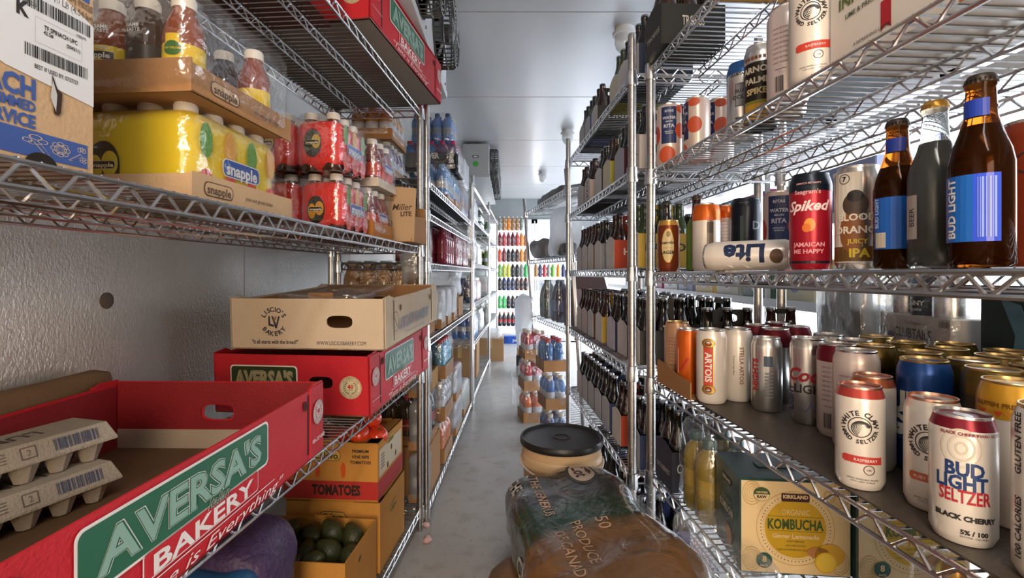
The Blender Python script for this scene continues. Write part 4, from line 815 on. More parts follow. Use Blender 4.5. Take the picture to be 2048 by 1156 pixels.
# bottom shelf of L2: stacked film-wrapped cases
for k, (z, c, lb, w_, cp) in enumerate(((.078, orange, pl('#d97a2a'), 'orange drink case, lowest of its stack', capw), (.305, clearp, wline, 'clear bottle case, middle of its stack', capw), (.535, cyan, pl('#3aa6d8'), 'bright blue drink case, topmost of its stack', capr))):
    t, wd, l = pack('drink_case', w_ + ' on the bottom shelf', 'drink case', L2.on(2.80 + .02 * k, .115, z), L2.rz, 3, 4, 'sport', c, cp, lb if k != 2 else None, th=.075, fm=film_m, seed=61 + k, group='cases stacked on the bottom left shelf')
    D = Deco(t); f = D.face(wd + .008, l + .008, 0, 'front')
    if k: D.rect(f, -.09, .085, -.045, .125, white, 9); D.bars(f, -.087, -.048, .09, .12, ink, 14, k, 10)
    D.flush()
for k, (Y, z, w_) in enumerate(((3.25, .078, 'lower one'), (3.25, .30, 'upper one'))):
    pack('drink_case', 'dark drink case in cloudy film behind the orange drinks, ' + w_, 'drink case', L2.on(Y, .115, z), L2.rz, 3, 4, 'sport', liquid('#4a2a35'), capr, wline, th=.05, fm=film_d, seed=71 + k, group='cloudy dark cases')
pack('drink_case', 'green and white bottle case in film at the far end of the bottom shelf', 'drink case', L2.on(3.72, .12, .078), L2.rz, 3, 5, 'sport', pl('#c2c9bd', .3), capw, pl('#5d7a52'), th=.05, fm=film_d, seed=75)
for k in range(3): pack('drink_case', 'film-wrapped dark drink case squeezed beside the near post, %s from the floor' % ORD[k], 'drink case', L2.on(2.27, .05, .078 + .24 * k), L2.rz, 1, 2, 'sport', liquid('#3a2228'), capw, wline, th=.04, fm=film_d, seed=81 + k, group='cases beside the near post')
# L3 and L4
def carton_box(label, loc, rz, wd, l, h, m=kraft, cat='carton', flap=True):
    t = thing('shipping_carton', label, cat, loc, rz); obj('carton', MB().cbox(-wd / 2, wd / 2, -l / 2, l / 2, 0, h, .004), m, t, smooth=0); obj('tape', MB().box(-.02, .02, -l / 2 - .001, l / 2 + .001, h * .6, h + .001), pl('#c2a06a', .3), t, smooth=0)
    return t
sp = [(1.21, 4.3, pink, 'pink'), (1.21, 4.9, pl('#d6d6d6', .3), 'white'), (.87, 4.35, liquid('#2a4a86'), 'navy blue'), (.87, 4.8, pl('#c9a9a0', .3), 'pale'), (1.6, 4.5, pl('#cfd3d6', .3), 'white-labelled'), (1.6, 5.2, liquid('#2c3f2a'), 'dark green'), (.53, 4.5, bluel, 'light blue'), (.53, 5.2, clearp, 'clear')]
for k, (z, Y, c, w_) in enumerate(sp):
    pack('drink_pack', '%s bottle pack on the third left shelving, %s' % (w_, {1.21: 'at chest height', .87: 'below chest height', 1.6: 'near its top', .53: 'near its foot'}[z]), 'drink pack', L3.on(Y, .12, z + .004), L3.rz, 3, 5, 'sport' if k % 2 else 'soda', c, capw, wline if k != 2 else None, fm=film_m if k % 2 == 0 else None, seed=90 + k, n=10)
sp = [(1.2, 6.2, liquid('#5d7a2c'), 'green'), (1.2, 6.8, pl('#c9b9a8', .3), 'beige'), (.85, 6.3, clearp, 'clear'), (1.57, 6.3, liquid('#3e6b3a'), 'green-labelled'), (.5, 6.3, pl('#b8bdb8', .3), 'grey')]
for k, (z, Y, c, w_) in enumerate(sp):
    pack('drink_pack', '%s bottle pack on the last left shelving' % w_, 'drink pack', L4.on(Y, .12, z + .004), L4.rz, 3, 5, 'soda', c, capw, wline, seed=110 + k, n=10, fm=film_d if k == 2 else None)
carton_box('open kraft carton on the floor jutting out from the last left shelving', (-.26, 6.4, .0), R(3), .34, .42, .285, board('#a8835c'))
carton_box('kraft carton on the bottom of the third left shelving', (-.50, 5.0, .09), R(0), .34, .4, .33, board('#99744e'))
tag(obj('plastic_bag', MB().hull(.3, .4, .1, 9, .04, .02, 10, 7), film_d, None, (-.26, 6.4, .288), 0, 60), 'clear plastic bag lying over the floor carton', 'plastic bag')
# onion skins on the floor
for k, (x, y, s_) in enumerate(((-.345, 2.02, 1.0), (-.372, 2.14, .8))):
    tag(obj('onion_skin', MB().ball(.018 * s_, .026 * s_, .012, 10, 6, fn=lambda p: p + noise.noise_vector(p * 60) * .006, M=Matrix.Translation((0, 0, .012))), mat('onion_skin', C('#a65a5f'), .5, var=.4, vscale=60, tint=C('#e6d6cf')), None, (x, y, 0), k), ('curled pink and white onion skin on the floor by the left post', 'dark red onion skin scrap nearer the foot of the left post')[k], 'onion skin', 'onion skins on the floor')

# ================================================================== FAR DISPLAY COOLER
t = thing('display_rack', 'white wire display rack along the back glass doors', 'display rack', (-.40, 8.0, 0)); rackw = pl('#d5d8db', .35)
tiers = [.24, .53, .83, 1.05, 1.30, 1.56, 1.82]
obj('upright', MB().box(0, .02, 0, .02, 0, 2.0), rackw, t, smooth=0)
for x in (.80, 1.62, 2.3): obj('upright', MB().box(x, x + .02, 0, .02, 0, 2.0), rackw, t, smooth=0)
for z in tiers:
    mb = MB().box(0, 2.3, -.06, -.045, -.02, .02)
    for k in range(58): mb.box(k * .04, k * .04 + .004, -.06, .3, -.008, -.002)
    obj('tier', mb, rackw, t, smooth=0)
XC = [-.17 + .072 * i for i in range(7)]
pal = {'m': '#7a2230', 'r': '#b8303a', 'd': '#5a1420', 'o': '#e88a2a', 'R': '#f0502a', 'k': '#2a1c18', 'b': '#5a3326', 'g': '#6fae3c', 'y': '#b8c23a', 'Y': '#d6cf4a', 'G': '#35c25a', 'n': '#23305e', 'N': '#3a4466', 'x': '#8a8f86', 'c': '#20181a', 's': '#a87a4a'}
nm = {'m': 'maroon', 'r': 'red', 'd': 'dark red', 'o': 'orange', 'R': 'red-orange', 'k': 'dark cola', 'b': 'brown', 'g': 'green', 'y': 'lime', 'Y': 'yellow', 'G': 'bright green', 'n': 'navy', 'N': 'slate blue', 'x': 'grey-green', 'c': 'cola with red label', 's': 'amber'}
rows = ['cccckn', 'GGkkkk', 'knnNbbb', 'gyYkkxG', 'Rmkkbos', 'mrmdroo', 'xsossx']; tn = ['lowest', 'second lowest', 'third lowest', 'middle', 'third highest', 'second highest', 'top']
for j, row in enumerate(rows):
    for i, ch in enumerate(row):
        if j == 0 and ch == 'n': continue
        b = bottle('soda', None, (XC[i], 8.0, tiers[j] + .021), liquid(pal[ch]), capr if ch in 'rmcd' else pl('#d8d8d8'), redl if ch == 'c' else (pl('#2b2b33') if ch in 'knNb' else None), 12, 'soda_bottle')
        tag(b, '%s soda bottle, %s from left, %s tier of the back rack' % (nm[ch], ORD[i], tn[j]), 'bottle', 'soda bottles in the back display rack')
for i, (ch, x) in enumerate((('s', .43), ('N', .50), ('r', .57), ('x', .64), ('g', .71), ('o', .80), ('n', .88), ('n', .96))):
    tag(bottle('soda', None, (x, 8.0, tiers[3] + .021), liquid(pal[ch]), pl('#d8d8d8'), None, 12, 'soda_bottle'), '%s bottle, %s from left beneath the leaning bag shelf' % (nm[ch], ORD[i]), 'bottle', 'soda bottles in the back display rack')
t = thing('plastic_crate', 'white open plastic bin on the back rack under the bottles', 'bin', (.6, 8.05, tiers[2] + .02)); obj('bin', MB().box(-.16, .16, -.1, .1, 0, .004).box(-.16, .16, -.1, -.096, 0, .17).box(-.16, .16, .096, .1, 0, .17).box(-.16, -.156, -.1, .1, 0, .17).box(.156, .16, -.1, .1, 0, .17), white_m, t, smooth=0); obj('grip', MB().box(-.09, .09, -.108, -.1, .05, .12), pl('#b4bccc'), t, smooth=0)
t = thing('soda_case', 'blue soda can case on the floor under the back rack', 'drink case', (.09, 7.86, 0)); obj('carton', MB().cbox(-.19, .19, -.09, .09, 0, .12, .006), mat('soda_blue', C('#1f57b8'), .35, var=.15), t, smooth=0); obj('flap', MB().box(-.191, -.12, -.092, .092, .02, .11), pl('#173f8c'), t, smooth=0)
D = Deco(t); D.text(D.face(.38, .18, 0, 'front'), 'pepsi', white, .03, .06, .075, bold=.02); D.flush()
tag(obj('drink_pouch', MB().hull(.12, .12, .1, 8, .04, .012, 12, 3), liquid('#2a4a9a'), None, (.28, 8.0, tiers[0] + .022), 0, 60), 'dark blue drink pack at the right end of the lowest back tier', 'drink pack')
# ================================================================== NEAR RIGHT SHELVING: single cans and bottles
rzR = R1.rz
WCl = mat('can_white', C('#e6ddd2'), .3, .25, var=.04); CANW = WCl; silver = mat('can_silver', (.62, .6, .58), .25, .9, var=.06); bluec = mat('can_blue', C('#1f4f9a'), .28, .4, var=.08); navyc = mat('can_navy', C('#16202c'), .3, .4, var=.15); redc = mat('can_red', C('#a8182c'), .3, .35, var=.1); olive = mat('can_olive', C('#4a4028'), .35, .4, var=.12); whitep = mat('can_pinkwhite', C('#d8c8c2'), .3, .3, var=.05); maroon = mat('can_maroon', C('#7a1a2c'), .3, .45); orng = mat('can_orange', C('#d9651c'), .3, .45, var=.1); dkink = pl('#232323', .4); bl2 = pl('#1c3a6e'); rd2 = pl('#b02430'); gold = pl('#b98a3c', .3, metal=.6)
Z0, Z1, Z2 = .7875, 1.1275, 1.4555
def claw(word, smear):
    def fn(D, f, r, h):
        v = h * .62; R0 = .0215
        D.arc(f, 'WHITE CLAW', dkink, 0, v, R0, .0105, 90, .30, bold=.03); D.arc(f, 'HARD SELTZER', dkink, 0, v, R0 * 1.02, .0085, 270, .235, True, bold=.03)
        D.ell(f, 0, v, .0155, .0155, dkink, 1, .92, 28)
        for k in range(7): D.ell(f, .002 + .0004 * k, v - .002 + .0008 * k, .013 - .0017 * k, .012 - .0016 * k, dkink, 1, .9, 20, 20 - 8 * k, 250)
        D.rect(f, -.021, h * .27, .030, h * .34, smear, 1); D.rect(f, -.0235, h * .28, -.021, h * .33, smear, 1); D.text(f, word, white, .008, h * .305, .006, l=2)
        D.ell(f, .012, h * .215, .0075, .0075, pl('#5a3030'), 1, .86, 20); D.text(f, '100', pl('#5a3030'), .012, h * .215, .0045, l=1); D.text(f, 'SPIKED SPARKLING WATER', pl('#4a4440'), .004, h * .12, .0034, l=1); D.text(f, 'WITH A HINT OF FRUIT', pl('#4a4440'), .004, h * .095, .003, l=1)
    return fn
def bls(D, f, r, h):
    D.ell(f, 0, h * .76, .02, .024, pl('#cfc4ae'), 0, .9, 28); D.ell(f, 0, h * .76, .013, .016, pl('#cfc4ae'), 0, .85, 24); D.ell(f, 0, h * .76, .006, .008, pl('#cfc4ae'), 0, .7, 20)
    D.text(f, 'BUD', bl2, .003, h * .60, .023, bold=.035, fit=.037); D.text(f, 'LIGHT', bl2, 0, h * .495, .023, bold=.035, fit=.05); D.text(f, 'SELTZER', rd2, .003, h * .39, .0225, bold=.02, fit=.05); D.text(f, 'BLACK CHERRY', dkink, .004, h * .225, .0085, bold=.05)
    D.text(f, '5% / 100', dkink, .012, h * .12, .0075, bold=.04); D.text(f, 'ALC/VOL  CALORIES', dkink, .012, h * .085, .003); D.text(f, 'BLACK CHERRY', pl('#8a3a44'), -.002, h * .872, .005, bold=.04, l=3); D.text(f, 'HARD SELTZER', pl('#8a3a44'), .03, h * .872, .0045, bold=.02, l=3)
def budblue(D, f, r, h):
    D.text(f, 'BUD', white, -.012, h * .62, .05, bold=.05, rot=0); D.text(f, 'LIGHT', white, -.004, h * .42, .046, bold=.05, l=1); D.rect(f, -.05, h * .30, .05, h * .305, pl('#6f90c4'), 1)
def stella(D, f, r, h):
    D.rect(f, -.009, h * .2, .013, h * .82, pl('#c9482f'), 1); D.rect(f, -.0105, h * .2, -.009, h * .82, gold, 1); D.rect(f, .013, h * .2, .0145, h * .82, gold, 1); D.text(f, 'ARTOIS', white, .002, h * .5, .022, bold=.03, rot=-90, l=2)
    for v in (.2, .82): D.ell(f, .002, h * v, .016, .012, gold, 2, .55, 26); D.ell(f, .002, h * v, .016, .012, dkink, 3, .93, 26); D.ell(f, .002, h * v, .0075, .006, dkink, 3, .7, 18)
def stella2(D, f, r, h): D.text(f, 'STELLA ARTOIS', pl('#8a5a4a'), .016, h * .5, .014, bold=.02, rot=-90); D.text(f, 'Premium Lager Beer', dkink, -.002, h * .5, .006, rot=-90)
def coors(D, f, r, h):
    D.text(f, 'Coors', rd2, .012, h * .58, .04, shear=.35, bold=.03); D.text(f, 'LIGHT', dkink, .012, h * .42, .026, bold=.02); D.poly(f, [(-.03, h * .12), (-.012, h * .2), (.0, h * .16), (.012, h * .27), (.02, h * .2), (.034, h * .3), (.034, h * .08), (-.03, h * .06)], pl('#5a6480'), 1); D.text(f, 'LIGHT', bl2, -.034, h * .3, .02, bold=.03, rot=90)
def nights(D, f, r, h):
    D.text(f, 'NIGHTS', rd2, -.022, h * .5, .022, bold=.04, rot=90); D.rect(f, .0, h * .62, .02, h * .76, pl('#4a5a70'), 1)
    for k in range(8): D.rect(f, .002, h * (.2 + .045 * k), .02, h * (.222 + .045 * k), pl('#7d8088'), 1)
def barlab(D, f, r, h):
    D.bars(f, -.02, -.004, h * .1, h * .26, dkink, 12, 3); D.rect(f, -.02, h * .33, .0, h * .335, dkink)
    for k in range(8): D.text(f, 'HARD SELTZER', pl('#7a4a54'), -.01, h * (.4 + .05 * k), .004)
def gluten(D, f, r, h):
    D.text(f, 'GLUTEN FREE', pl('#8a5a14'), 0, h * .845, .008, bold=.04, l=4)
    for k in range(9): D.poly(f, [(-.036 + .009 * k, h * .80), (-.027 + .009 * k, h * .80), (-.0315 + .009 * k, h * .765)], pl('#d98a2a') if k % 2 else pl('#d9482a'), 3)
def hs(D, f, r, h): D.text(f, '- HARD SELTZER -', pl('#e8d8a8'), 0, h * .845, .008, bold=.04, l=4)
def gfv(D, f, r, h): D.text(f, 'GLUTEN FREE', dkink, -.03, h * .78, .011, bold=.03, rot=90, l=4); D.text(f, '100 CALORIES', dkink, -.03, h * .3, .011, bold=.03, rot=90, l=4)
def at(x, y, z): return (x, y, z)
can('white hard seltzer can with navy and red lettering at the front right edge', at(.573, .612, Z0), 'tall', WCl, silver, maroon, -1, facing(.573, .5) + 4, deco=bls)
can('white seltzer can with red smear standing alone at the shelf edge', at(.554, .766, Z0), 'tall', WCl, rust_lid, pl('#b5453c', .3, metal=.4), -1, facing(.554, .62) + 6, 'white claw-mark seltzer cans', claw('RASPBERRY', pl('#b83a34')))
can('white seltzer can with orange-red smear between the blue and lettered cans', at(.605, .692, Z0), 'tall', WCl, rust_lid, None, .006, facing(.605, .7) - 8, 'white claw-mark seltzer cans', claw('RUBY GRAPEFRUIT', pl('#c2603e')))
can('white seltzer can with coppery rim mostly hidden behind the lone white can', at(.628, .838, Z0), 'tall', WCl, rust_lid, pl('#b0603c', .3, metal=.4), -1, facing(.6, .8), 'white claw-mark seltzer cans', barlab)
can('large royal blue beer can with white lettering', at(.698, .815, Z0), 'big', bluec, gold_lid, None, .01, facing(.698, .5) - 25, deco=budblue)
can('silver light beer can with red script and a mountain', at(.672, 1.089, Z0), 'big', silver, alu, None, .01, facing(.672, .8), deco=coors)
can('silver beer can with red sideways lettering beside the white and red cans', at(.63, 1.187, Z0), 'tall19', silver, alu, None, .01, facing(.63, .8), deco=nights)
can('cream beer can with red vertical banner and gold scrolls', at(.526, 1.262, Z0), 'big', WCl, alu, None, .01, facing(.526, .7), deco=stella)
can('cream beer can with faint brown sideways lettering', at(.604, 1.285, Z0), 'big', CANW, alu, None, .01, facing(.6, .9), deco=stella2)
can('bright orange soda can at the tray corner beside the dark carrier', at(.508, 1.372, Z0), 'tall19', orng, alu, None, .01, facing(.5, 1), deco=lambda D, f, r, h: (D.poly(f, [(-.03, h * .7), (.03, h * .45), (.03, h * .4), (-.03, h * .3)], pl('#d8c8c0'), 0), D.text(f, 'Twisted', rd2, -.012, h * .45, .014, rot=60, bold=.03)))
can('tan can with gold lid farthest back in the cardboard tray', at(.505, 1.46, Z0), 'big', pl('#b98f6e', .3, metal=.3), gold_lid, None, .01, facing(.5, 1), deco=barlab)
for k, (x, y, w_) in enumerate(((.70, 1.37, 'leftmost at the back'), (.70, 1.275, 'just behind the silver can'), (.79, 1.43, 'middle of the back row'), (.79, 1.335, 'in front of the printed white cases'))): can('maroon-shouldered beer can, ' + w_, at(x, y, Z0), 'big', silver, alu, maroon, .022, 200, 'maroon-shouldered cans', barlab)
can('pinkish white can with maroon band and fine print', at(.678, 1.0, Z0), 'big', whitep, alu, maroon, .012, facing(.678, .7), deco=barlab)
can('pale pink-silver can behind the lone white can', at(.655, .915, Z0), 'big', whitep, alu, None, .01, facing(.65, .7), deco=barlab)
can('pale silver can behind the pinkish white can', at(.755, 1.06, Z0), 'big', silver, alu, None, .01, 180, deco=barlab)
can('pale silver can two behind the light beer can', at(.765, 1.16, Z0), 'big', silver, alu, None, .01, 180, deco=barlab)
GC = [(.735, .975, 'leftmost'), (.845, 1.115, 'back row, left'), (.835, 1.02, 'beside the printed white case'), (.76, .895, 'behind the blue can'), (.845, .935, 'centre of the cluster'), (.775, .81, 'right of the blue can'), (.86, .85, 'with seltzer lettering'), (.735, .735, 'between the blue and orange-topped cans'), (.825, .755, 'right edge, back'), (.92, 1.0, 'back row, right'), (.93, .905, 'far right back')]
for x, y, w_ in GC: can('gold-lidded beer can, ' + w_, at(x, y, Z0), 'big', olive, gold_lid, pl('#6e5a26', .3, metal=.6), .016, facing(x, .4), 'gold-lidded cans at the back', hs if 'seltzer' in w_ else barlab)
can('white gluten free seltzer can with yellow-orange top', at(.676, .648, Z0), 'big', WCl, gold_lid, pl('#d9a02a', .3, metal=.3), .024, facing(.676, .3) - 10, deco=gluten)
can('white can with sideways lettering cut by the right edge', at(.592, .52, Z0), 'big', WCl, gold_lid, None, .01, facing(.592, .4), deco=gfv)
t = thing('cardboard_tray', 'low kraft tray with curved side at the far end of the can shelf', 'cardboard tray', (.573, 1.40, Z0 - .002), rzR)
obj('base', MB().box(-.105, .12, -.11, .12, 0, .002), kraft, t, smooth=0)
obj('side_wall', MB().prism([(-.12, 0), (.11, 0), (.11, .07), (.05, .066), (-.03, .052), (-.12, .048)][::1], -.0015, .0015, Matrix.Translation((-.105, 0, 0)) @ Matrix.Rotation(R(90), 4, 'Z') @ Matrix.Rotation(R(90), 4, 'X')), kraft, t, smooth=0)
obj('end_wall', MB().box(-.105, .12, .117, .12, 0, .06), kraft, t, smooth=0)
t = thing('cardboard_scrap', 'torn orange-brown cardboard flap at the front right shelf corner', 'cardboard', (.60, .475, Z0 - .001), R(20)); obj('scrap', MB().prism([(-.06, -.03), (.07, -.06), (.09, .05), (.0, .03)], 0, .003, Matrix.Rotation(R(-3), 4, 'X')), board('#b9743c'), t, smooth=0)
# dark carriers at the far end of the can shelf
dkb = board('#26241f', .5)
carrier('black carrier with dark bottles behind the orange can', R1.on(1.46, .20, Z0), rzR, dkb, dkb, dark_op, pl('#8d8f92', .3, metal=1), word='TROEGS', ink_=pl('#c9c2b0'), nb=(1, 3))
carrier('black carrier with one bright amber bottle, nearer the wall', R1.on(1.47, .375, Z0), rzR, dkb, dkb, amber_op, pl('#8d8f92', .3, metal=1), word='TROEGS', ink_=pl('#c9c2b0'), nb=(1, 2))

# middle shelf
def yuen(D, f, r, h):
    D.ell(f, 0, h * .5, .019, .052, pl('#d8c088'), 1, n=30); D.ell(f, 0, h * .5, .019, .052, gold, 2, .95, 30); D.text(f, 'Yuengling', dkink, 0, h * .56, .013, shear=.35, bold=.03, l=3); D.text(f, 'LAGER', dkink, 0, h * .37, .014, bold=.04, l=3); D.ell(f, .002, h * .72, .006, .009, pl('#8a7a4a'), 3, n=14); D.text(f, 'TRADITIONAL', pl('#7a6a3a'), 0, h * .455, .004, l=3)
can('brown-red lager can with cream oval label at the far end', at(.492, 1.5, Z1), 'tall', mat('can_lager', C('#7d3a1c'), .3, .4, var=.1), gold_lid, pl('#c99a4a', .3, metal=.5), -1, facing(.49, 1.2), deco=yuen)
lager_bottle('dark brown bottle standing behind the lager can', at(.51, 1.572, Z1), dark_op, None, pl('#2d2a28', .4))
t = lager_bottle('brown-necked bottle in a full green sleeve', at(.565, 1.46, Z1), amber_op, None, pl('#3a2a1c', .4)); obj('sleeve', MB().lathe([(.0308, .004), (.0312, .004), (.0312, .124), (.0288, .14), (.0225, .158), (.022, .158)], 24), mat('green_sleeve', C('#5f8a2e'), .3, var=.2, coat=.4), t, smooth=45)
def otop(D, f, r, h):
    D.rect(f, .004, h * .2, .022, h * .72, pl('#6a5a4c'), 1); D.bars(f, .005, .021, h * .56, h * .74, dkink, 12, 6, 2); D.rect(f, .004, h * .74, .022, h * .8, pl('#d9602c'), 2)
can('white can with orange shoulder and barcode strip', at(.557, 1.372, Z1), 'big', CANW, alu, orng, .024, facing(.55, 1.1), deco=otop)
can('white can with dull orange shoulder behind the barcode can', at(.632, 1.40, Z1), 'big', whitep, alu, orng, .014, facing(.6, 1), deco=barlab)
can('black-navy can standing behind the lying white can', at(.622, 1.275, Z1), 'big', navyc, navyc, None, .01, facing(.62, 1), deco=lambda D, f, r, h: (D.rect(f, -.01, h * .12, -.002, h * .75, pl('#3a4a4a'), 0), D.text(f, 'D', pl('#8a929a'), .03, h * .62, .03, bold=.02), D.text(f, 'ALC. BY VOL.', pl('#9a9a9a'), 0, h * .93, .004)))
def rita(D, f, r, h):
    D.rect(f, -.022, h * .34, .024, h * .93, pl('#1f2f5e', .4), 0); D.ell(f, -.005, h * .16, .026, .026, pl('#c9532f', .4), 0, n=26); D.ell(f, .042, h * .55, .022, .024, pl('#c9532f', .4), 0, n=26); D.ell(f, -.045, h * .5, .018, .03, pl('#b8382f', .4), 0, n=26); D.ell(f, .04, h * .9, .018, .012, pl('#c9532f', .4), 0, n=20)
    for s_, v, z in (('RITAS', .86, .010), ('WATER', .75, .0115), ('MELON', .69, .006), ('RITA', .62, .015), ('MARGARITA', .53, .0045), ('BEVERAGE', .50, .0045)): D.text(f, s_, pl('#c9ccd8'), .002, h * v, z, bold=.03, l=2)
can('navy watermelon margarita can on the middle shelf behind the lying can', at(.652, 1.165, Z1), 'big', pl('#d9c6bb', .3, metal=.3), alu, None, .01, facing(.65, .85), deco=rita)
t = can('white light beer can lying on its side with upside-down blue lettering', at(.603, 1.035, Z1 + .0335), 'tall19', WCl, alu, None, .01, -90, rot=(R(180), R(-90), 0))
t.rotation_euler = (Matrix.Rotation(R(139), 4, 'Z') @ Matrix.Rotation(R(90), 4, 'Y')).to_euler()
D = Deco(t); f = D.cyl(.0345, 0)
D.flush()
def spiked(D, f, r, h):
    D.rect(f, -.04, 0.012, .04, h * .09, navyc, 0); D.text(f, "JAMAICA ME HAPPY", pl('#d9a0a8'), 0, h * .955 - .012, .0045, bold=.02); D.text(f, "Seagram's", pl('#e0aab0'), -.002, h * .80, .011, bold=.02); D.text(f, 'Spiked', pl('#f0d8d8'), .0, h * .66, .026, shear=.35, bold=.03); D.ell(f, .002, h * .46, .009, .012, pl('#e0953a'), 1, n=22); D.ell(f, -.003, h * .43, .007, .008, pl('#d9702a'), 2, n=18); D.text(f, 'JAMAICAN', pl('#e59aa2'), 0, h * .26, .011, bold=.03); D.text(f, 'ME HAPPY', pl('#e59aa2'), 0, h * .19, .011, bold=.03)
can('crimson spiked drink can with black rim and white script', at(.562, .905, Z1), 'tall19', redc, navyc, navyc, .01, facing(.56, .75), deco=spiked)
def blood(D, f, r, h):
    D.rect(f, -.04, .012, .012, h * .93, pl('#d9d0c2'), 0); D.rect(f, -.04, .014, .04, h * .22, pl('#6a4a24'), 1); D.ell(f, .002, h * .62, .019, .02, pl('#4a3a30'), 1, n=24); D.ell(f, .002, h * .70, .012, .01, pl('#1c1815'), 2, n=20); D.ell(f, -.003, h * .36, .019, .035, pl('#8a5430'), 1, n=24)
    D.text(f, '7', dkink, -.014, h * .87, .011, bold=.04, l=3); D.ell(f, -.014, h * .87, .0085, .0085, dkink, 3, .88, 20); D.text(f, 'BLOOD', pl('#e8dcc8'), .004, h * .5, .016, bold=.03, l=4); D.text(f, 'ORANGE', pl('#e8dcc8'), .005, h * .38, .017, bold=.03, l=4); D.text(f, 'JUICY', pl('#d9b83a'), .005, h * .27, .011, bold=.03, l=4); D.text(f, 'IPA', pl('#d9b83a'), .008, h * .16, .02, bold=.04, l=4)
can('illustrated orange ale can with a cartoonish brown print', at(.606, .842, Z1), 'tall19', silver, alu, None, .01, facing(.606, .6), deco=blood)
blab = pl('#1f5fd0', .3); bstrip = mat('label_stripe', C('#2a4fd8'), .3, var=.1)
def budlab(D, f):
    D.rect(f, -.028, .03, .006, .108, pl('#1c62b8', .3), 1); D.text(f, 'BUD LIGHT', white, -.016, .07, .014, bold=.03, rot=90, l=2); D.bars(f, .010, .026, .035, .104, pl('#8fa6e8'), 9, 3, 2)
def budlab2(D, f):
    D.text(f, 'BUD LIGHT', pl('#b8c8f0'), -.022, .085, .009, bold=.03, rot=90, l=2); D.rect(f, -.024, .032, -.008, .055, pl('#c9bda8'), 2)
def neckl(D): pass
lager_bottle('brown beer bottle with blue label, tallest of the three at the right edge', at(.56, .575, Z1), amber, mat('beer_dark', C('#070403'), .15, var=.1), pl('#3a3530', .4, metal=.6), bstrip, facing(.56, .35) - 10, .168, budlab, pl('#2340a8', .3))
lager_bottle('clear glass beer bottle with gold cap between two brown bottles', at(.582, .662, Z1), clear_g, mat('beer_gold', C('#7a5a24'), .15, var=.1), pl('#b98a3a', .3, metal=.8), None, facing(.58, .4), .172, lambda D, f: (D.rect(f, -.03, .04, -.012, .1, pl('#9a9088'), 1), D.text(f, 'BEER', dkink, -.02, .07, .012, rot=90, l=2)))
lager_bottle('brown beer bottle with blue label beside the illustrated can', at(.593, .74, Z1), amber, mat('beer_dark', C('#070403'), .15, var=.1), pl('#3a3530', .4, metal=.6), pl('#1f5fb4', .3), facing(.593, .5), .155, budlab2, pl('#2340a8', .3))
can('rust-orange can at the right edge behind the tallest bottle', at(.682, .625, Z1), 'big', mat('can_rust', C('#8a3418'), .35, .4, var=.12), alu, None, .01, facing(.68, .4), deco=lambda D, f, r, h: D.ell(f, 0, h * .7, .014, .014, dkink, 1, .85, 22))
tag(obj('beverage_carton', MB().cbox(-.1, .1, -.08, .08, 0, .14, .004), pl('#6a5a58'), None, R1.on(.95, .34, Z1), rzR, 0), 'dull brown-grey drink carton at the back of the middle shelf', 'carton')

# upper shelf
can('watermelon margarita can with navy panel, first from the post', at(.498, 1.512, Z2), 'big', pl('#d9c6bb', .3, metal=.3), alu, None, .01, facing(.5, 1.25), 'watermelon cans on the upper shelf', rita)
can('watermelon margarita can with its navy panel turned away, second from the post', at(.562, 1.452, Z2), 'big', pl('#d9c6bb', .3, metal=.3), alu, None, .01, facing(.5, 1.2) - 75, 'watermelon cans on the upper shelf', rita)
can('watermelon margarita can showing navy at its left, third from the post', at(.636, 1.462, Z2), 'big', pl('#d9c6bb', .3, metal=.3), alu, None, .01, facing(.5, 1.2) - 60, 'watermelon cans on the upper shelf', rita)
can('silver cocktail can with blue rim and dark frame print', at(.585, 1.215, Z2), 'big', silver, bluec, pl('#2a5a9a', .3, metal=.4), .006, facing(.58, 1), deco=lambda D, f, r, h: (D.text(f, 'CLUBTAILS', dkink, -.006, h * .82, .009, bold=.02), D.rect(f, -.014, h * .4, .014, h * .7, pl('#4a4a52'), 1), D.rect(f, -.0125, h * .41, .0125, h * .69, pl('#8a8a8e'), 2), D.text(f, 'BLUE', dkink, -.002, h * .6, .011, bold=.03, l=3), D.text(f, 'OCEAN', dkink, .0, h * .52, .012, bold=.03, l=3), D.rect(f, -.014, h * .2, .02, h * .26, pl('#3a3a48'), 1)))
can('black and gold spiked tea can with pale block lettering', at(.584, 1.122, Z2), 'big', mat('can_teablack', C('#2a241c'), .3, .4), alu, alu, .02, facing(.58, .95), deco=lambda D, f, r, h: (D.rect(f, -.04, .014, .04, h * .27, pl('#c9952c'), 0), D.rect(f, -.04, h * .27, .04, h * .31, pl('#8a8a2c'), 0), D.text(f, 'ARNOLD', pl('#d8cdb4'), -.002, h * .68, .019, bold=.04, l=2), D.text(f, 'PALMER', pl('#d8cdb4'), -.002, h * .55, .019, bold=.04, l=2), D.text(f, 'SPIKED', pl('#d8c08a'), -.002, h * .42, .019, bold=.04, l=2), D.rect(f, -.04, h * .8, .04, h * .84, pl('#7a4a24'), 1)))
can('white seltzer can with lime band between the tea can and tall white can', at(.60, 1.04, Z2), 'tall', WCl, alu, None, .01, facing(.6, .9), deco=claw('MANGO', pl('#a8b83a')))
can('tall plain white can with thin violet line on the upper shelf', at(.553, .962, Z2), 'big', whitep, alu, None, .01, facing(.55, .8), deco=lambda D, f, r, h: (barlab(D, f, r, h), D.poly(f, [(-.012, h * .3), (.02, h * .42), (.02, h * .425), (-.012, h * .307)], pl('#9a5aa0'), 1)))
can('large white seltzer can with red smear on the upper shelf', at(.540, .862, Z2), 'big', WCl, alu, None, .01, facing(.54, .7), deco=lambda D, f, r, h: claw('RASPBERRY', pl('#c8402f'))(D, f, r, h))
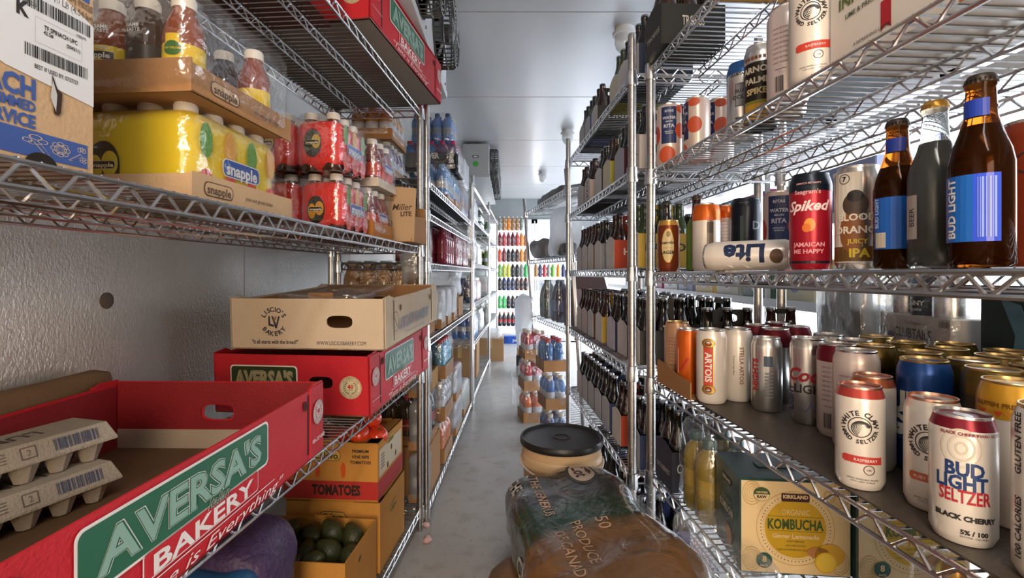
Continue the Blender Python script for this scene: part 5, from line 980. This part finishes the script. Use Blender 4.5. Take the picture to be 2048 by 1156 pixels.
t = thing('beer_carton', 'white infusions beer carton with red ribbon on the upper shelf', 'beer carton', R1.on(.70, .035 + .09, Z2), rzR)
wd, l, h = .18, .235, .2
obj('carton', MB().cbox(-wd / 2, wd / 2, -l / 2, l / 2, 0, h, .003), mat('carton_white', C('#ded6cc'), .4, var=.04), t, smooth=0); obj('top_flap', MB().box(-wd / 2, wd / 2, -l / 2, -.002, h, h + .002).box(-wd / 2, wd / 2, .002, l / 2, h, h + .002), white, t, smooth=0)
D = Deco(t); f = D.face(wd, l, h, 'left'); D.text(f, 'Ultra', pl('#2f3f9a'), -.03, .15, .06, shear=.3, bold=.02, l=2); D.text(f, 'INFUSIONS', pl('#5a6a34'), -.03, .105, .026, bold=.02, l=2); D.text(f, 'LIME & PRICKLY PEAR', pl('#4a5a44'), -.03, .08, .0105, bold=.02, l=2); D.text(f, '95 CALS', dkink, .04, .06, .01, l=2); D.text(f, 'A REFRESHING LAGER', dkink, -.03, .028, .007, l=2)
D.poly(f, [(-.012, .066), (.006, .066), (.006, .022), (-.003, .03), (-.012, .022)], rd2, 1); D.rect(f, -.035 + .14, .0, .1175, .2, pl('#b9743c'), 1); D.flush()
# top shelf
carrier('black carrier with white outline and bottles on the top shelf by the post', R1.on(1.475, .07, 1.7925), rzR, board('#232420', .5), board('#232420', .5), amber_op, pl('#4a3a2c', .4, metal=.5), word='TROEGS', ink_=pl('#c9c2b0'), ws=.35)
tag(obj('beverage_carton', MB().cbox(-.11, .11, -.12, .12, 0, .16, .004), kraft, None, R1.on(.98, .28, 1.7925), rzR, 0), 'kraft drink carton at the back of the top right shelf', 'carton')
carrier('carrier of amber bottles seen from below through the top right shelf', R1.on(1.13, .12, 1.7925), rzR, board('#a87c3a'), board('#c7a25a'), amber_op, gold)
# low shelf: kombucha and others
def kombucha(label, loc, rz, full=True):
    wd, l, h = .225, .16, .2; t = thing('beverage_carton', label, 'drink carton', loc, rz, 'kombucha cartons')
    gr = mat('kombucha_green', C('#2c4a44'), .35, var=.12, coat=.3); obj('carton', MB().cbox(-wd / 2, wd / 2, -l / 2, l / 2, 0, h, .003), gr, t, smooth=0); obj('handle_flap', MB().box(-.05, .05, -.015, .015, h, h + .0015), pl('#24403a', .3), t, smooth=0)
    D = Deco(t); f = D.face(wd, l, h, 'front'); g = D.face(wd, l, h, 'left'); lt = pl('#d9bd8c', .45); yo = pl('#b9920f', .45); dg = pl('#2f4a1c', .5); ln = pl('#b3925a', .5); cy, cr = .098, .062
    D.rect(f, -wd / 2 + .003, .002, wd / 2 - .003, h - .004, lt, 0); D.ell(f, 0, cy, .079, .079, ln, 1, .985, 44); D.ell(f, 0, cy, .075, .075, lt, 1, n=44)
    for k in range(60): a = 2 * math.pi * k / 60; D.ell(f, .070 * math.cos(a), cy + .070 * math.sin(a), .0014, .0014, pl('#6a5a24'), 2, n=6)
    for k in range(72): a = 2 * math.pi * k / 72; D.ell(f, .0655 * math.cos(a), cy + .0655 * math.sin(a), .0009, .0009, pl('#6a5a24'), 2, n=5)
    D.ell(f, 0, cy, cr, cr, yo, 2, n=44)
    for sx in (-1, 1):
        for sy, v0 in ((1, h - .03), (-1, .03)):
            for k in range(4): D.ell(f, sx * .088, v0, .006 + .0045 * k, .008 + .006 * k, ln, 1, .93, 20)
    D.text(f, 'ORGANIC', lt, 0, .133, .017, bold=.0, fit=.056, l=4); D.rect(f, -.055, .1225, .055, .1232, dg, 3); D.rect(f, -.055, .092, .055, .0927, dg, 3); D.text(f, 'KOMBUCHA', dg, 0, .107, .030, bold=.03, fit=.112, l=4); D.text(f, 'Ginger Lemonade', lt, 0, .082, .013, bold=.03, l=4)
    for k, s_ in enumerate(('CRAFT BREWED', 'LIVE AND ACTIVE', '2 BILLION PROBIOTIC CULTURES')): D.text(f, s_, dg, 0, .071 - .009 * k, .005, l=4)
    D.rect(f, -.028, .155, .028, .172, pl('#3a1a1a'), 4); D.text(f, 'KIRKLAND', lt, 0, .1655, .0105, bold=.04, l=5)
    D.ell(f, -.068, .168, .017, .015, dg, 3, n=26); D.ell(f, -.068, .168, .016, .014, lt, 4, n=26, a0=180, a1=360); D.text(f, 'CERTIFIED', lt, -.068, .1725, .0052, bold=.03, l=5); D.text(f, 'RAW', dkink, -.068, .163, .0085, bold=.04, l=5)
    D.ell(f, .068, .168, .012, .012, ln, 3, .9, 24); D.text(f, 'USDA', ln, .068, .168, .007, l=3)
    D.ell(f, -.063, .028, .0165, .0165, pl('#24504a'), 4, n=26); D.text(f, '8', lt, -.063, .031, .018, bold=.03, l=5); D.text(f, 'PACK', lt, -.063, .017, .006, bold=.03, l=5)
    D.ell(f, .045, .05, .022, .012, pl('#a8713c'), 5, n=20); D.ell(f, .068, .045, .03, .024, pl('#c99a1c'), 5, n=26); D.ell(f, .06, .03, .022, .022, pl('#d8a81c'), 6, n=26); D.ell(f, .06, .03, .019, .019, pl('#e0bb3c'), 7, n=26)
    D.ell(g, 0, .1, .055, .055, pl('#7d948c'), 1, .97, 36); D.text(g, 'ORGANIC', pl('#9aaaa2'), 0, .118, .014, l=2); D.text(g, 'KOMBUCHA', pl('#d8d2c0'), 0, .1, .024, bold=.03, fit=.088, l=2); D.rect(g, -.03, .158, .03, .172, pl('#3a2420'), 1); D.text(g, 'KIRKLAND', pl('#d8d2c0'), 0, .166, .0105, bold=.04, l=2)
    D.ell(g, .0, .055, .014, .012, pl('#8a5f3a'), 2, n=18); D.ell(g, .018, .045, .018, .02, pl('#c98a2a'), 3, n=22)
    for sx in (-1, 1):
        for v0 in (.14, .03):
            for k in range(4): D.ell(g, sx * .058, v0, .005 + .004 * k, .006 + .005 * k, pl('#5d776e'), 1, .92, 18)
    D.flush(); return t
kombucha('green and tan kombucha carton with yellow disc, facing the aisle', (.613, 1.105, .4825), -R(0) + R(-6))
kombucha('second kombucha carton, mostly hidden to the right of the first', (.835, 1.075, .4825), R(-3))
carrier('dark blue-black carrier with oval stein pattern on the low shelf', R1.on(1.47, .10, .4825), rzR, board('#23252b', .5), board('#2a2c44', .5), dark_op, pl('#5a5c60', .3, metal=1), word='OKTOBERFEST', ink_=pl('#b9b9b4'), band=None)
t, wd, l = pack('drink_pack', 'yellow bottle pack in loose clear film beside the kombucha carton', 'drink pack', R1.on(1.285, .075, .4825), rzR, 2, 2, 'sport', liquid('#8f7a1c'), pl('#2f5a58'), pl('#a88a1c')); obj('shrink_film', MB().hull(.17, .17, .25, 9, .05, .014, 12, 13, taper=.1), film_m, t, smooth=60)
t, wd, l = pack('drink_pack', 'dark bottle pack under loose film at the bottom right', 'drink pack', R1.on(.60, .18, .4825), rzR, 3, 3, 'soda', amber_op, gold, pl('#233a5e'), fm=film_m, seed=15)
# cases behind the near right shelving
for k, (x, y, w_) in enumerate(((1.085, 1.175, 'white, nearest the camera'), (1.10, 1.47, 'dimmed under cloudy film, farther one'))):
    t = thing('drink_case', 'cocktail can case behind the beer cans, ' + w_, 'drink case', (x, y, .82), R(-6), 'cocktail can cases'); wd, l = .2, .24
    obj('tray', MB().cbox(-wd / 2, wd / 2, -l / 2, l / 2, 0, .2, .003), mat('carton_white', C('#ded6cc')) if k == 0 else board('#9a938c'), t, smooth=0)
    for i in range(3):
        o = link('can', memo(('can', 'tall', navyc.name if i == 1 else silver.name), lambda: MB().lathe([(0, .004), (.026, 0), (.033, .012), (.033, .138), (.028, .154), (.027, .158), (0, .155)], 20).mesh('can', navyc if i == 1 else silver, 35)), t, (-.065, (i - 1) * .07, .14))
    D = Deco(t); f = D.face(wd, l, 0, 'left'); D.text(f, 'CLUBTAILS', dkink, 0, .155, .034, bold=.01, fit=.125); D.text(f, '- The Original -', dkink, 0, .181, .011, shear=.2); D.text(f, 'COCKTAIL IN A CAN', pl('#b5b2ae'), 0, .13, .009); D.text(f, 'SUNNY MARGARITA', pl('#7a5a54'), -.01, .106, .011, bold=.03); D.ell(f, -.075, .14, .013, .013, pl('#7d84a0'), 1, n=22); D.bars(f, .085, .115, .178, .192, pl('#8a8a8a'), 9, 2, 1); D.rect(f, -.112, .15, -.09, .165, pl('#b9b5b2'), 1)
    c = D.cyl(.0333, 180); off = lambda u, v, l_: c(u, v, l_) + Vector((-.065, 0, .14)); off.r = c.r; D.text(off, 'SUNNY', white, 0, .09, .016, bold=.03, l=3); D.text(off, 'Margarita', white, 0, .075, .011, shear=.3, l=3); D.flush()
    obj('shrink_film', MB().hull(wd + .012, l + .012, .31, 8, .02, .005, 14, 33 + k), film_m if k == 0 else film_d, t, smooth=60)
t = thing('beer_carton', 'dark teal beer carton with pale blue figure at the right edge', 'beer carton', (1.085, .925, .82), R(-4)); obj('carton', MB().cbox(-.1, .1, -.09, .09, 0, .26, .004), mat('teal_dark', C('#1c2c2c'), .4, var=.2), t, smooth=0); obj('figure', MB().prism([(-.035, .02), (.015, .0), (.03, .1), (.055, .13), (.05, .17), (.02, .19), (.0, .24), (-.04, .25), (-.01, .18), (-.02, .1)], -.0005, .0008, Matrix.Translation((-.101, 0, 0)) @ Matrix.Rotation(R(-90), 4, 'Z') @ Matrix.Rotation(R(90), 4, 'X')), pl('#54788a', .4), t, smooth=0)
t = thing('beer_carton', 'magenta beer carton with pale sideways lettering at the right edge', 'beer carton', (1.085, .72, .82), R(-4)); obj('carton', MB().cbox(-.1, .1, -.09, .09, 0, .26, .004), mat('magenta_board', C('#6a1f3a'), .4, var=.15), t, smooth=0); D = Deco(t); D.text(D.face(.2, .18, 0, 'left'), 'GOLDEN', pl('#c9a9b0'), -.05, .19, .045, bold=.02, rot=90); D.flush()

# ================================================================== SECOND RIGHT SHELVING: six-pack carriers
rz2 = R2.rz; cp = pl('#9a9da2', .3, metal=1); cpd = pl('#35302c', .4, metal=.5)
bd = lambda h: board(h, .5)
spec = {
 1.804: [(1.74, '#2c3444', '#d8d4cc', dark_op, 'Blue', 'navy and white'), (1.87, '#1f2124', '#c9cdd0', dark_op, None, 'black-topped white'), (2.0, '#9a962c', '#b9b87a', green_op, None, 'yellow-green'), (2.36, '#2a2420', '#b4b4b4', amber_op, 'PUNK', 'dark brown lettered'), (2.52, '#2f3f86', '#9a9da8', dark_op, None, 'blue-necked grey'), (2.67, '#3a3a44', '#8d9098', dark_op, None, 'slate grey')],
 1.484: [(1.73, '#b9a89a', '#c4b8ac', dark_op, 'IV', 'cream and grey'), (1.92, '#5a2430', '#4a6a9a', dark_op, None, 'blue, white and red'), (2.12, '#a8a03a', '#c9c47a', amber_op, None, 'yellow'), (2.28, '#2a2a30', '#b9bcc0', dark_op, None, 'silver-sided'), (2.52, '#c4b0a4', '#d0bdb2', amber_op, 'ARDS', 'pale pink lettered'), (2.72, '#8d8d90', '#a9a9ad', amber_op, None, 'far grey')],
 1.143: [(1.74, '#b8922c', '#d0bd86', green_op, 'LAND', 'yellow lager'), (2.06, '#b8401c', '#d8d4d0', amber_op, 'HOP', 'bright orange'), (2.29, '#8a8d92', '#d0d0d2', dark_op, None, 'pale grey'), (2.45, '#6a3a1c', '#bcbcc0', amber_op, None, 'brown and silver'), (2.6, '#8d4a34', '#c8c8cc', amber_op, None, 'rust and white'), (2.75, '#5a4a4a', '#a8a8ac', amber_op, None, 'dull grey')],
 .806: [(1.73, '#4a4640', '#c4beb6', dark_op, None, 'speckled white'), (1.88, '#3a3640', '#cfc6bc', dark_op, None, 'white and grey'), (2.05, '#22264a', '#a9a3cc', dark_op, 'VOLO', 'lilac and navy'), (2.27, '#b8952c', '#c9cdd2', amber_op, None, 'yellow and navy'), (2.45, '#5a3a1c', '#c0c6cc', amber_op, None, 'brown patterned'), (2.6, '#7a3a34', '#9a6a64', amber_op, None, 'dusty red'), (2.75, '#6a3a2c', '#8d6a5c', amber_op, None, 'brick brown')],
 .444: [(1.73, '#27324a', '#4a5a7a', dark_op, None, 'navy blue'), (1.96, '#c2451f', '#d8cfc4', amber_op, None, 'orange-red'), (2.14, '#3a4468', '#8a92a8', dark_op, None, 'blue-grey'), (2.29, '#4a5068', '#9aa0b0', dark_op, None, 'pale slate'), (2.44, '#3a3a50', '#7d8498', dark_op, None, 'violet grey'), (2.59, '#4a3a40', '#8d8488', dark_op, None, 'mauve grey'), (2.74, '#5a4440', '#9a8a84', dark_op, None, 'brownish grey')],
}
def paler(h): return mat('pale_board_' + h, tuple(x + (1 - x) * .45 for x in C(h)), .5, bump=.25, bscale=180, var=.05)
lv = {1.804: 'top', 1.484: 'second', 1.143: 'third', .806: 'fourth', .444: 'fifth'}
for z, row in spec.items():
    for Y, fc, sd, gl, wv, nm_ in row:
        carrier('%s beer carrier on the %s shelf of the carrier shelving' % (nm_, lv[z]), R2.on(Y, .03 + .1, z), rz2, bd(fc), paler(sd), gl, cpd if gl is amber_op else cp, word=wv, ink_=pl('#e0d6c2') if fc in ('#2c3444', '#2a2420', '#22264a', '#b8401c') else dkink, vert=wv in ('VOLO', 'ARDS'))
        if z in (.806, 1.143): carrier('dark beer carrier in the back row behind the %s one, %s shelf' % (nm_, lv[z]), R2.on(Y, .33, z), rz2, bd('#3a322c'), bd('#6a645c'), dark_op, cp, nb=(2, 2), n=8, group='back row carriers')
for k in range(5): carrier('dark carrier with blue and red labels on the lowest shelf, %s from the near end' % ORD[k], R2.on(1.74 + .19 * k, .12, .104), rz2, bd(('#2a3f7a', '#8a2f24', '#2a4a8a', '#3a3a4a', '#2a2f4a')[k]), bd(('#3a5aa0', '#b04a34', '#3a6ab0', '#5a5a6a', '#4a4f6a')[k]), dark_op, cp, n=8, group='carriers on the lowest shelf')

# ================================================================== RIGHT WALL DISPLAY RACK
t = thing('display_rack', 'white display rack along the right-hand glass doors', 'display rack', (1.38, 1.2, 0))
for z in (.42, .815, .97 + .0, 1.36, 1.7):
    if z == .815: continue
    obj('tier', MB().box(0, .45, 0, 5.6, z - .02, z).box(-.008, 0, 0, 5.6, z - .025, z + .02), rackw, t, smooth=0)
for y in (0, 1.4, 2.8, 4.2, 5.58): obj('upright', MB().box(.44, .46, y, y + .02, 0, 1.95).box(0, .02, y, y + .02, 0, 1.72), rackw, t, smooth=0)
t = thing('display_rack', 'low white rack behind the near right shelving under the can cases', 'display rack', (.97, .62, 0)); obj('tier', MB().box(0, .40, 0, 1.12, .795, .815), rackw, t, smooth=0)
for x in (.0, .38):
    for y in (0, 1.10): obj('upright', MB().box(x, x + .02, y, y + .02, 0, .795), rackw, t, smooth=0)
pc = [('#d9b84a', 'yellow'), ('#e2d8b8', 'cream'), ('#3a5a4a', 'dark green'), ('#c9c4b4', 'pale grey'), ('#d8b86a', 'straw'), ('#8a93b8', 'blue seal'), ('#e0dfd8', 'white'), ('#b04a7a', 'magenta'), ('#6aa8b0', 'turquoise'), ('#7a4a3a', 'brown'), ('#4a5a9a', 'blue'), ('#b8342c', 'red')]
q = random.Random(3)
for z, w_ in ((.97, 'waist-high'), (1.36, 'upper')):
    for k in range(11):
        c, n_ = pc[(k + (0 if z < 1 else 5)) % 12]; hh = q.uniform(.2, .26); y = 2.05 + k * .38
        t = thing('beer_carton', '%s beer carton, %s along the %s tier of the right display rack' % (n_, ORD[k], w_), 'beer carton', (1.56, y, z), 0, 'cartons on the right display rack')
        obj('carton', MB().cbox(-.13, .13, -.16, .16, 0, hh, .004), pl(c), t, smooth=0); D = Deco(t)
        for f in (D.face(.26, .32, 0, 'front'), D.face(.26, .32, 0, 'left')): D.ell(f, 0, hh * .5, .07, .07, pl('#e8e4da'), 0, n=26); D.ell(f, 0, hh * .5, .06, .06, pl(pc[(k + 4) % 12][0]), 1, .7, 26); D.rect(f, -.09, hh * .8, .09, hh * .88, pl('#e8e4da'), 0)
        D.flush()
# ================================================================== THIRD RIGHT SHELVING AND THE FLOOR IN FRONT OF IT
rz3 = R3.rz
def on3(Y, d, z): p = Vector(R3.on(Y, d, 0)); a = R(-4); v = Matrix.Rotation(rz3, 3, 'Z') @ Vector((math.sin(a) * z, 0, math.cos(a) * z)); return (p.x + v.x, p.y + v.y, v.z)
tag(obj('plastic_bag', MB().hull(.34, .56, .34, 14, .12, .05, 6, 21, taper=.3), film_w, None, on3(3.50, .15, 1.25), rz3, 60), 'large white plastic bag bulging between the upper shelves', 'plastic bag')
tag(obj('bundle', MB().hull(.10, .18, .09, 9, .03, .015, 9, 22), mat('dark_bundle', C('#6a6a6c'), .45, bump=.5, bscale=20, var=.3), None, on3(3.30, .06, 1.25), rz3, 60), 'dark bundle at the aisle edge beside the large white bag', 'bundle')
tag(obj('bundle', MB().hull(.3, .42, .15, 9, .05, .03, 9, 24), mat('grey_bundle', C('#77787a'), .4, bump=.5, bscale=20, var=.2), None, on3(4.02, .16, 1.25), rz3, 60), 'grey film-wrapped bundle at the far end of the bag shelf', 'bundle')
tag(obj('bundle', MB().hull(.3, .7, .09, 10, .03, .02, 9, 26), mat('grey_bundle', C('#77787a')), None, on3(3.7, .2, 1.667), rz3, 60), 'flat grey wrapped bundle on the leaning top shelf', 'bundle')
pack('drink_pack', 'dark green two-litre bottle pack in film under the plastic bags', 'drink pack', on3(3.95, .12, .767), rz3, 2, 2, 'two', liquid('#3a4a34'), pl('#2a4a2a'), pl('#4a6a4a'), fm=film_m, seed=40)
pack('drink_pack', 'dark blue two-litre bottle pack in film beside the green one', 'drink pack', on3(3.62, .12, .767), rz3, 2, 2, 'two', liquid('#2a3350'), pl('#23305e'), pl('#4a5a8a'), fm=film_m, seed=42)
t = carton_box('tall dusky pink carton with open flap beside the two-litre bottles', on3(3.24, .13, .767), rz3, .22, .24, .26, board('#8a726e')); obj('flap', MB().box(-.11, .11, -.002, .002, 0, .1, Matrix.Translation((0, -.12, .26)) @ Matrix.Rotation(R(-35), 4, 'X')), board('#6a5450'), t, smooth=0); D = Deco(t); D.poly(D.face(.222, .242, 0, 'left'), [(-.03, .12), (.0, .2), (.03, .12), (.015, .12), (.0, .16), (-.015, .12)], dkink, 1); D.flush()
# floor cases in front of the third right shelving
fl = [(.285, 3.22, 0, liquid('#2a4a8a'), 'blue', 'lowest, nearest the black-lidded bucket'), (.285, 3.24, .24, bluel, 'light blue', 'middle of the near stack'), (.275, 3.27, .48, liquid('#2f6fb0'), 'bright blue', 'topmost of the near stack'), (.155, 3.75, 0, orange, 'orange', 'lowest of the far stack'), (.16, 3.75, .24, liquid('#b8303a'), 'red', 'middle of the far stack'), (.165, 3.72, .48, liquid('#c23a48'), 'pinkish red', 'topmost of the far stack')]
for k, (x, y, z, c, n_, w_) in enumerate(fl): pack('drink_case', '%s drink case in a film-wrapped tray, %s' % (n_, w_), 'drink case', (x, y, z + .0005), rz3, 2, 3, 'sport', c, capr if k == 2 else capw, None if k == 2 else wline, th=.075, fm=film_m, seed=130 + k, group='drink cases stacked on the right of the aisle', amp=.009)
carton_box('kraft carton with dark tape beside the aisle before the back rack', (.235, 5.4, .235), R(-3), .3, .3, .24, board('#9a7650'))
t = thing('bottle_crate', 'black plastic crate under the kraft carton beside the aisle', 'crate', (.235, 5.4, 0), R(-3)); obj('crate', MB().cbox(-.16, .16, -.16, .16, 0, .234, .01), pl('#1c1c1e', .5), t, smooth=0); obj('grip', MB().box(-.06, .06, -.164, -.16, .15, .18), pl('#3a3a3c', .6), t, smooth=0)
tag(obj('plastic_bag', MB().hull(.14, .2, .52, 11, .06, .03, 8, 61, taper=-.2), film_w, None, (.13, 4.3, .42), 0, 60), 'white plastic bag hanging down beside the leaning shelving', 'plastic bag')
tag(obj('plastic_film', MB().hull(.1, .24, .34, 10, .04, .03, 9, 63, taper=.3), film_l, None, (.07, 4.0, .02), .3, 60), 'loose clear film trailing onto the floor by the right stack', 'plastic film')

# ================================================================== BUCKETS AND PRODUCE BAG ON THE FLOOR
def bucket(label, loc, h, m):
    t = thing('bucket', label, 'bucket', loc, 0, 'lidded buckets')
    P = [(0, 0), (.128, 0), (.131, .006), (.146, h - .10), (.152, h - .098), (.152, h - .06), (.148, h - .055), (.15, h - .02), (.15, h - .005), (0, h - .005)]
    obj('pail', MB().lathe(P, 48), m, t)
    obj('rim_ring', MB().lathe([(.147, h - .09), (.158, h - .088), (.158, h - .08), (.148, h - .076)], 48), m, t)
    obj('lid', MB().lathe([(.148, h - .022), (.156, h - .022), (.158, h - .018), (.158, h - .002), (.154, h + .003), (.149, h + .003), (.144, h - .004), (.035, h - .004), (.032, h - .001), (.027, h - .001), (.024, h - .004), (0, h - .004)], 56), mat('lid_black', C('#232323'), .38, bump=.15, bscale=25, var=.25, vscale=7), t)
    obj('bail', MB().path([(.158 * math.cos(R(a)), .158 * math.sin(R(a)) - .004, h - .08 - .028 * math.sin(R(-a)) ) for a in range(-180, 1, 8)], .0028, 6), white, t)
    obj('grip', MB().path([(.1605 * math.cos(R(a)), .1605 * math.sin(R(a)) - .004, h - .08 - .028 * math.sin(R(-a))) for a in range(-115, -64, 8)], .006, 8), pl('#d8c2a0', .5), t)
    return t
pail = mat('pail_plastic', C('#d3b48c'), .4, var=.08)
bucket('cream bucket with black lid standing in the aisle beside the carriers', (.197, 1.85, 0), .50, pail)
bucket('black-lidded bucket cut by the bottom edge in front of the produce bag', (.275, .80, 0), .50, pail)
def bag_mat():
    m = bpy.data.materials.new('printed_produce_bag'); m.use_nodes = True; nt = m.node_tree; b = nt.nodes['Principled BSDF']; L = nt.links
    tc = nt.nodes.new('ShaderNodeTexCoord'); sp_ = nt.nodes.new('ShaderNodeSeparateXYZ'); L.new(tc.outputs['Object'], sp_.inputs[0])
    n = nt.nodes.new('ShaderNodeTexNoise'); n.inputs['Scale'].default_value = 9; L.new(tc.outputs['Object'], n.inputs['Vector'])
    ma = nt.nodes.new('ShaderNodeMath'); ma.operation = 'MULTIPLY_ADD'; ma.inputs[1].default_value = .09; L.new(n.outputs['Fac'], ma.inputs[0]); L.new(sp_.outputs['Y'], ma.inputs[2])
    mr = nt.nodes.new('ShaderNodeMapRange'); mr.inputs[1].default_value = -.30; mr.inputs[2].default_value = .36; L.new(ma.outputs[0], mr.inputs[0])
    r = nt.nodes.new('ShaderNodeValToRGB'); cr = r.color_ramp; cr.elements[0].color = (*C('#775636'), 1); cr.elements[0].position = .36; cr.elements[1].color = (*C('#3a3836'), 1); cr.elements[1].position = .66
    e = cr.elements.new(.44); e.color = (*C('#1f3a24'), 1); e = cr.elements.new(.58); e.color = (*C('#24402a'), 1); L.new(mr.outputs[0], r.inputs[0]); L.new(r.outputs[0], b.inputs['Base Color'])
    b.inputs['Roughness'].default_value = .22; b.inputs['Coat Weight'].default_value = .5
    n2 = nt.nodes.new('ShaderNodeTexNoise'); n2.inputs['Scale'].default_value = 11; n2.inputs['Detail'].default_value = 4; n2.inputs['Distortion'].default_value = 1.2; L.new(tc.outputs['Object'], n2.inputs['Vector'])
    bp = nt.nodes.new('ShaderNodeBump'); bp.inputs['Strength'].default_value = .7; bp.inputs['Distance'].default_value = .02; L.new(n2.outputs['Fac'], bp.inputs['Height']); L.new(bp.outputs['Normal'], b.inputs['Normal']); return m
t = thing('produce_bag', 'large glossy black and green plastic produce bag lying between the buckets', 'produce bag', (.235, 1.36, .215), 0, rot=(R(-1), R(-5), R(9)))
bagm = MB().hull(.40, .68, .245, 20, .075, .022, 9, 17); obj('bag', bagm, bag_mat(), t, smooth=60)
from mathutils.bvhtree import BVHTree
bvh = BVHTree.FromPolygons([Vector(p) for p in bagm.v], bagm.f)
def drape(o, xd, yd, n):      # lay print onto the bag's own surface
    o, xd, yd, n = Vector(o), Vector(xd), Vector(yd), Vector(n)
    def fn(u, v, l):
        p = o + xd * u + yd * v; h = bvh.ray_cast(p + n * .3, -n)[0]; return (h if h else p) + n * (.0012 + .0004 * l)
    fn.r = .3; return fn
obj('crimped_seam', MB().hull(.03, .62, .008, 10, .003, .006, 22, 4, M=Matrix.Translation((.205, .0, .17))), film_m, t, smooth=60)
D = Deco(t); f = drape((0, 0, .258), (0, -1, 0), (1, 0, 0), (0, 0, 1)); tan = pl('#c9a587', .4)
D.text(f, 'CHEF', pl('#c9c5c0'), -.24, -.16, .045, bold=.03); D.text(f, 'THE GENERUS', tan, -.13, -.10, .04, shear=.2, bold=.01); D.text(f, '50', tan, .09, .02, .05); D.text(f, 'PRODUCE', tan, .15, -.05, .04); D.text(f, 'OF CANADA', tan, .2, -.10, .04)
D.ell(f, -.235, .06, .085, .05, pl('#4a4642'), 0, .9, 40); D.ell(f, -.235, .06, .07, .04, pl('#c8b4a0', .3), 0, n=40); D.text(f, 'Lot', pl('#4a2c20'), -.235, .055, .055, shear=.2, bold=.03, l=2); D.poly(f, [(-.27, .08), (-.235, .094), (-.2, .08), (-.235, .074)], pl('#4a2c20'), 2); D.flush()
D = Deco(t); f = drape((-.203, 0, 0), (0, -1, 0), (0, 0, 1), (-1, 0, 0)); D.text(f, 'CHEF', pl('#c9c5c0'), .06, .12, .07, bold=.03); D.flush()
t = thing('produce_bag', 'brown potato sack on the floor under the black produce bag', 'sack', (.20, 1.28, 0), R(8)); obj('sack', MB().hull(.45, .70, .21, 16, .07, .028, 10, 71), mat('potato_sack', C('#8a6a48'), .5, bump=.6, bscale=14, var=.3, vscale=12), t, smooth=60); obj('seam', MB().hull(.46, .02, .06, 6, .008, .01, 20, 3, M=Matrix.Translation((0, -.35, .07))), kraft_d, t, smooth=60)
tag(obj('plastic_film', MB().hull(.14, .26, .1, 10, .04, .02, 12, 91), film_l, None, R1.on(1.06, .05 - .07, .45), rzR, 60), 'loose clear film over jar lids beside the produce bag', 'plastic film')
# dangling lettering of the lying can
t = [o for o in col.objects if o.get('label', '').startswith('white light beer can lying')][0]
D = Deco(t); f = D.cyl(.0345, 92); D.text(f, 'Lite', pl('#1c2c4e'), .004, .088, .058, bold=.04, rot=90, fit=.085); D.ell(f, -.004, .022, .016, .013, pl('#6a4a34'), 1, n=22); D.flush()
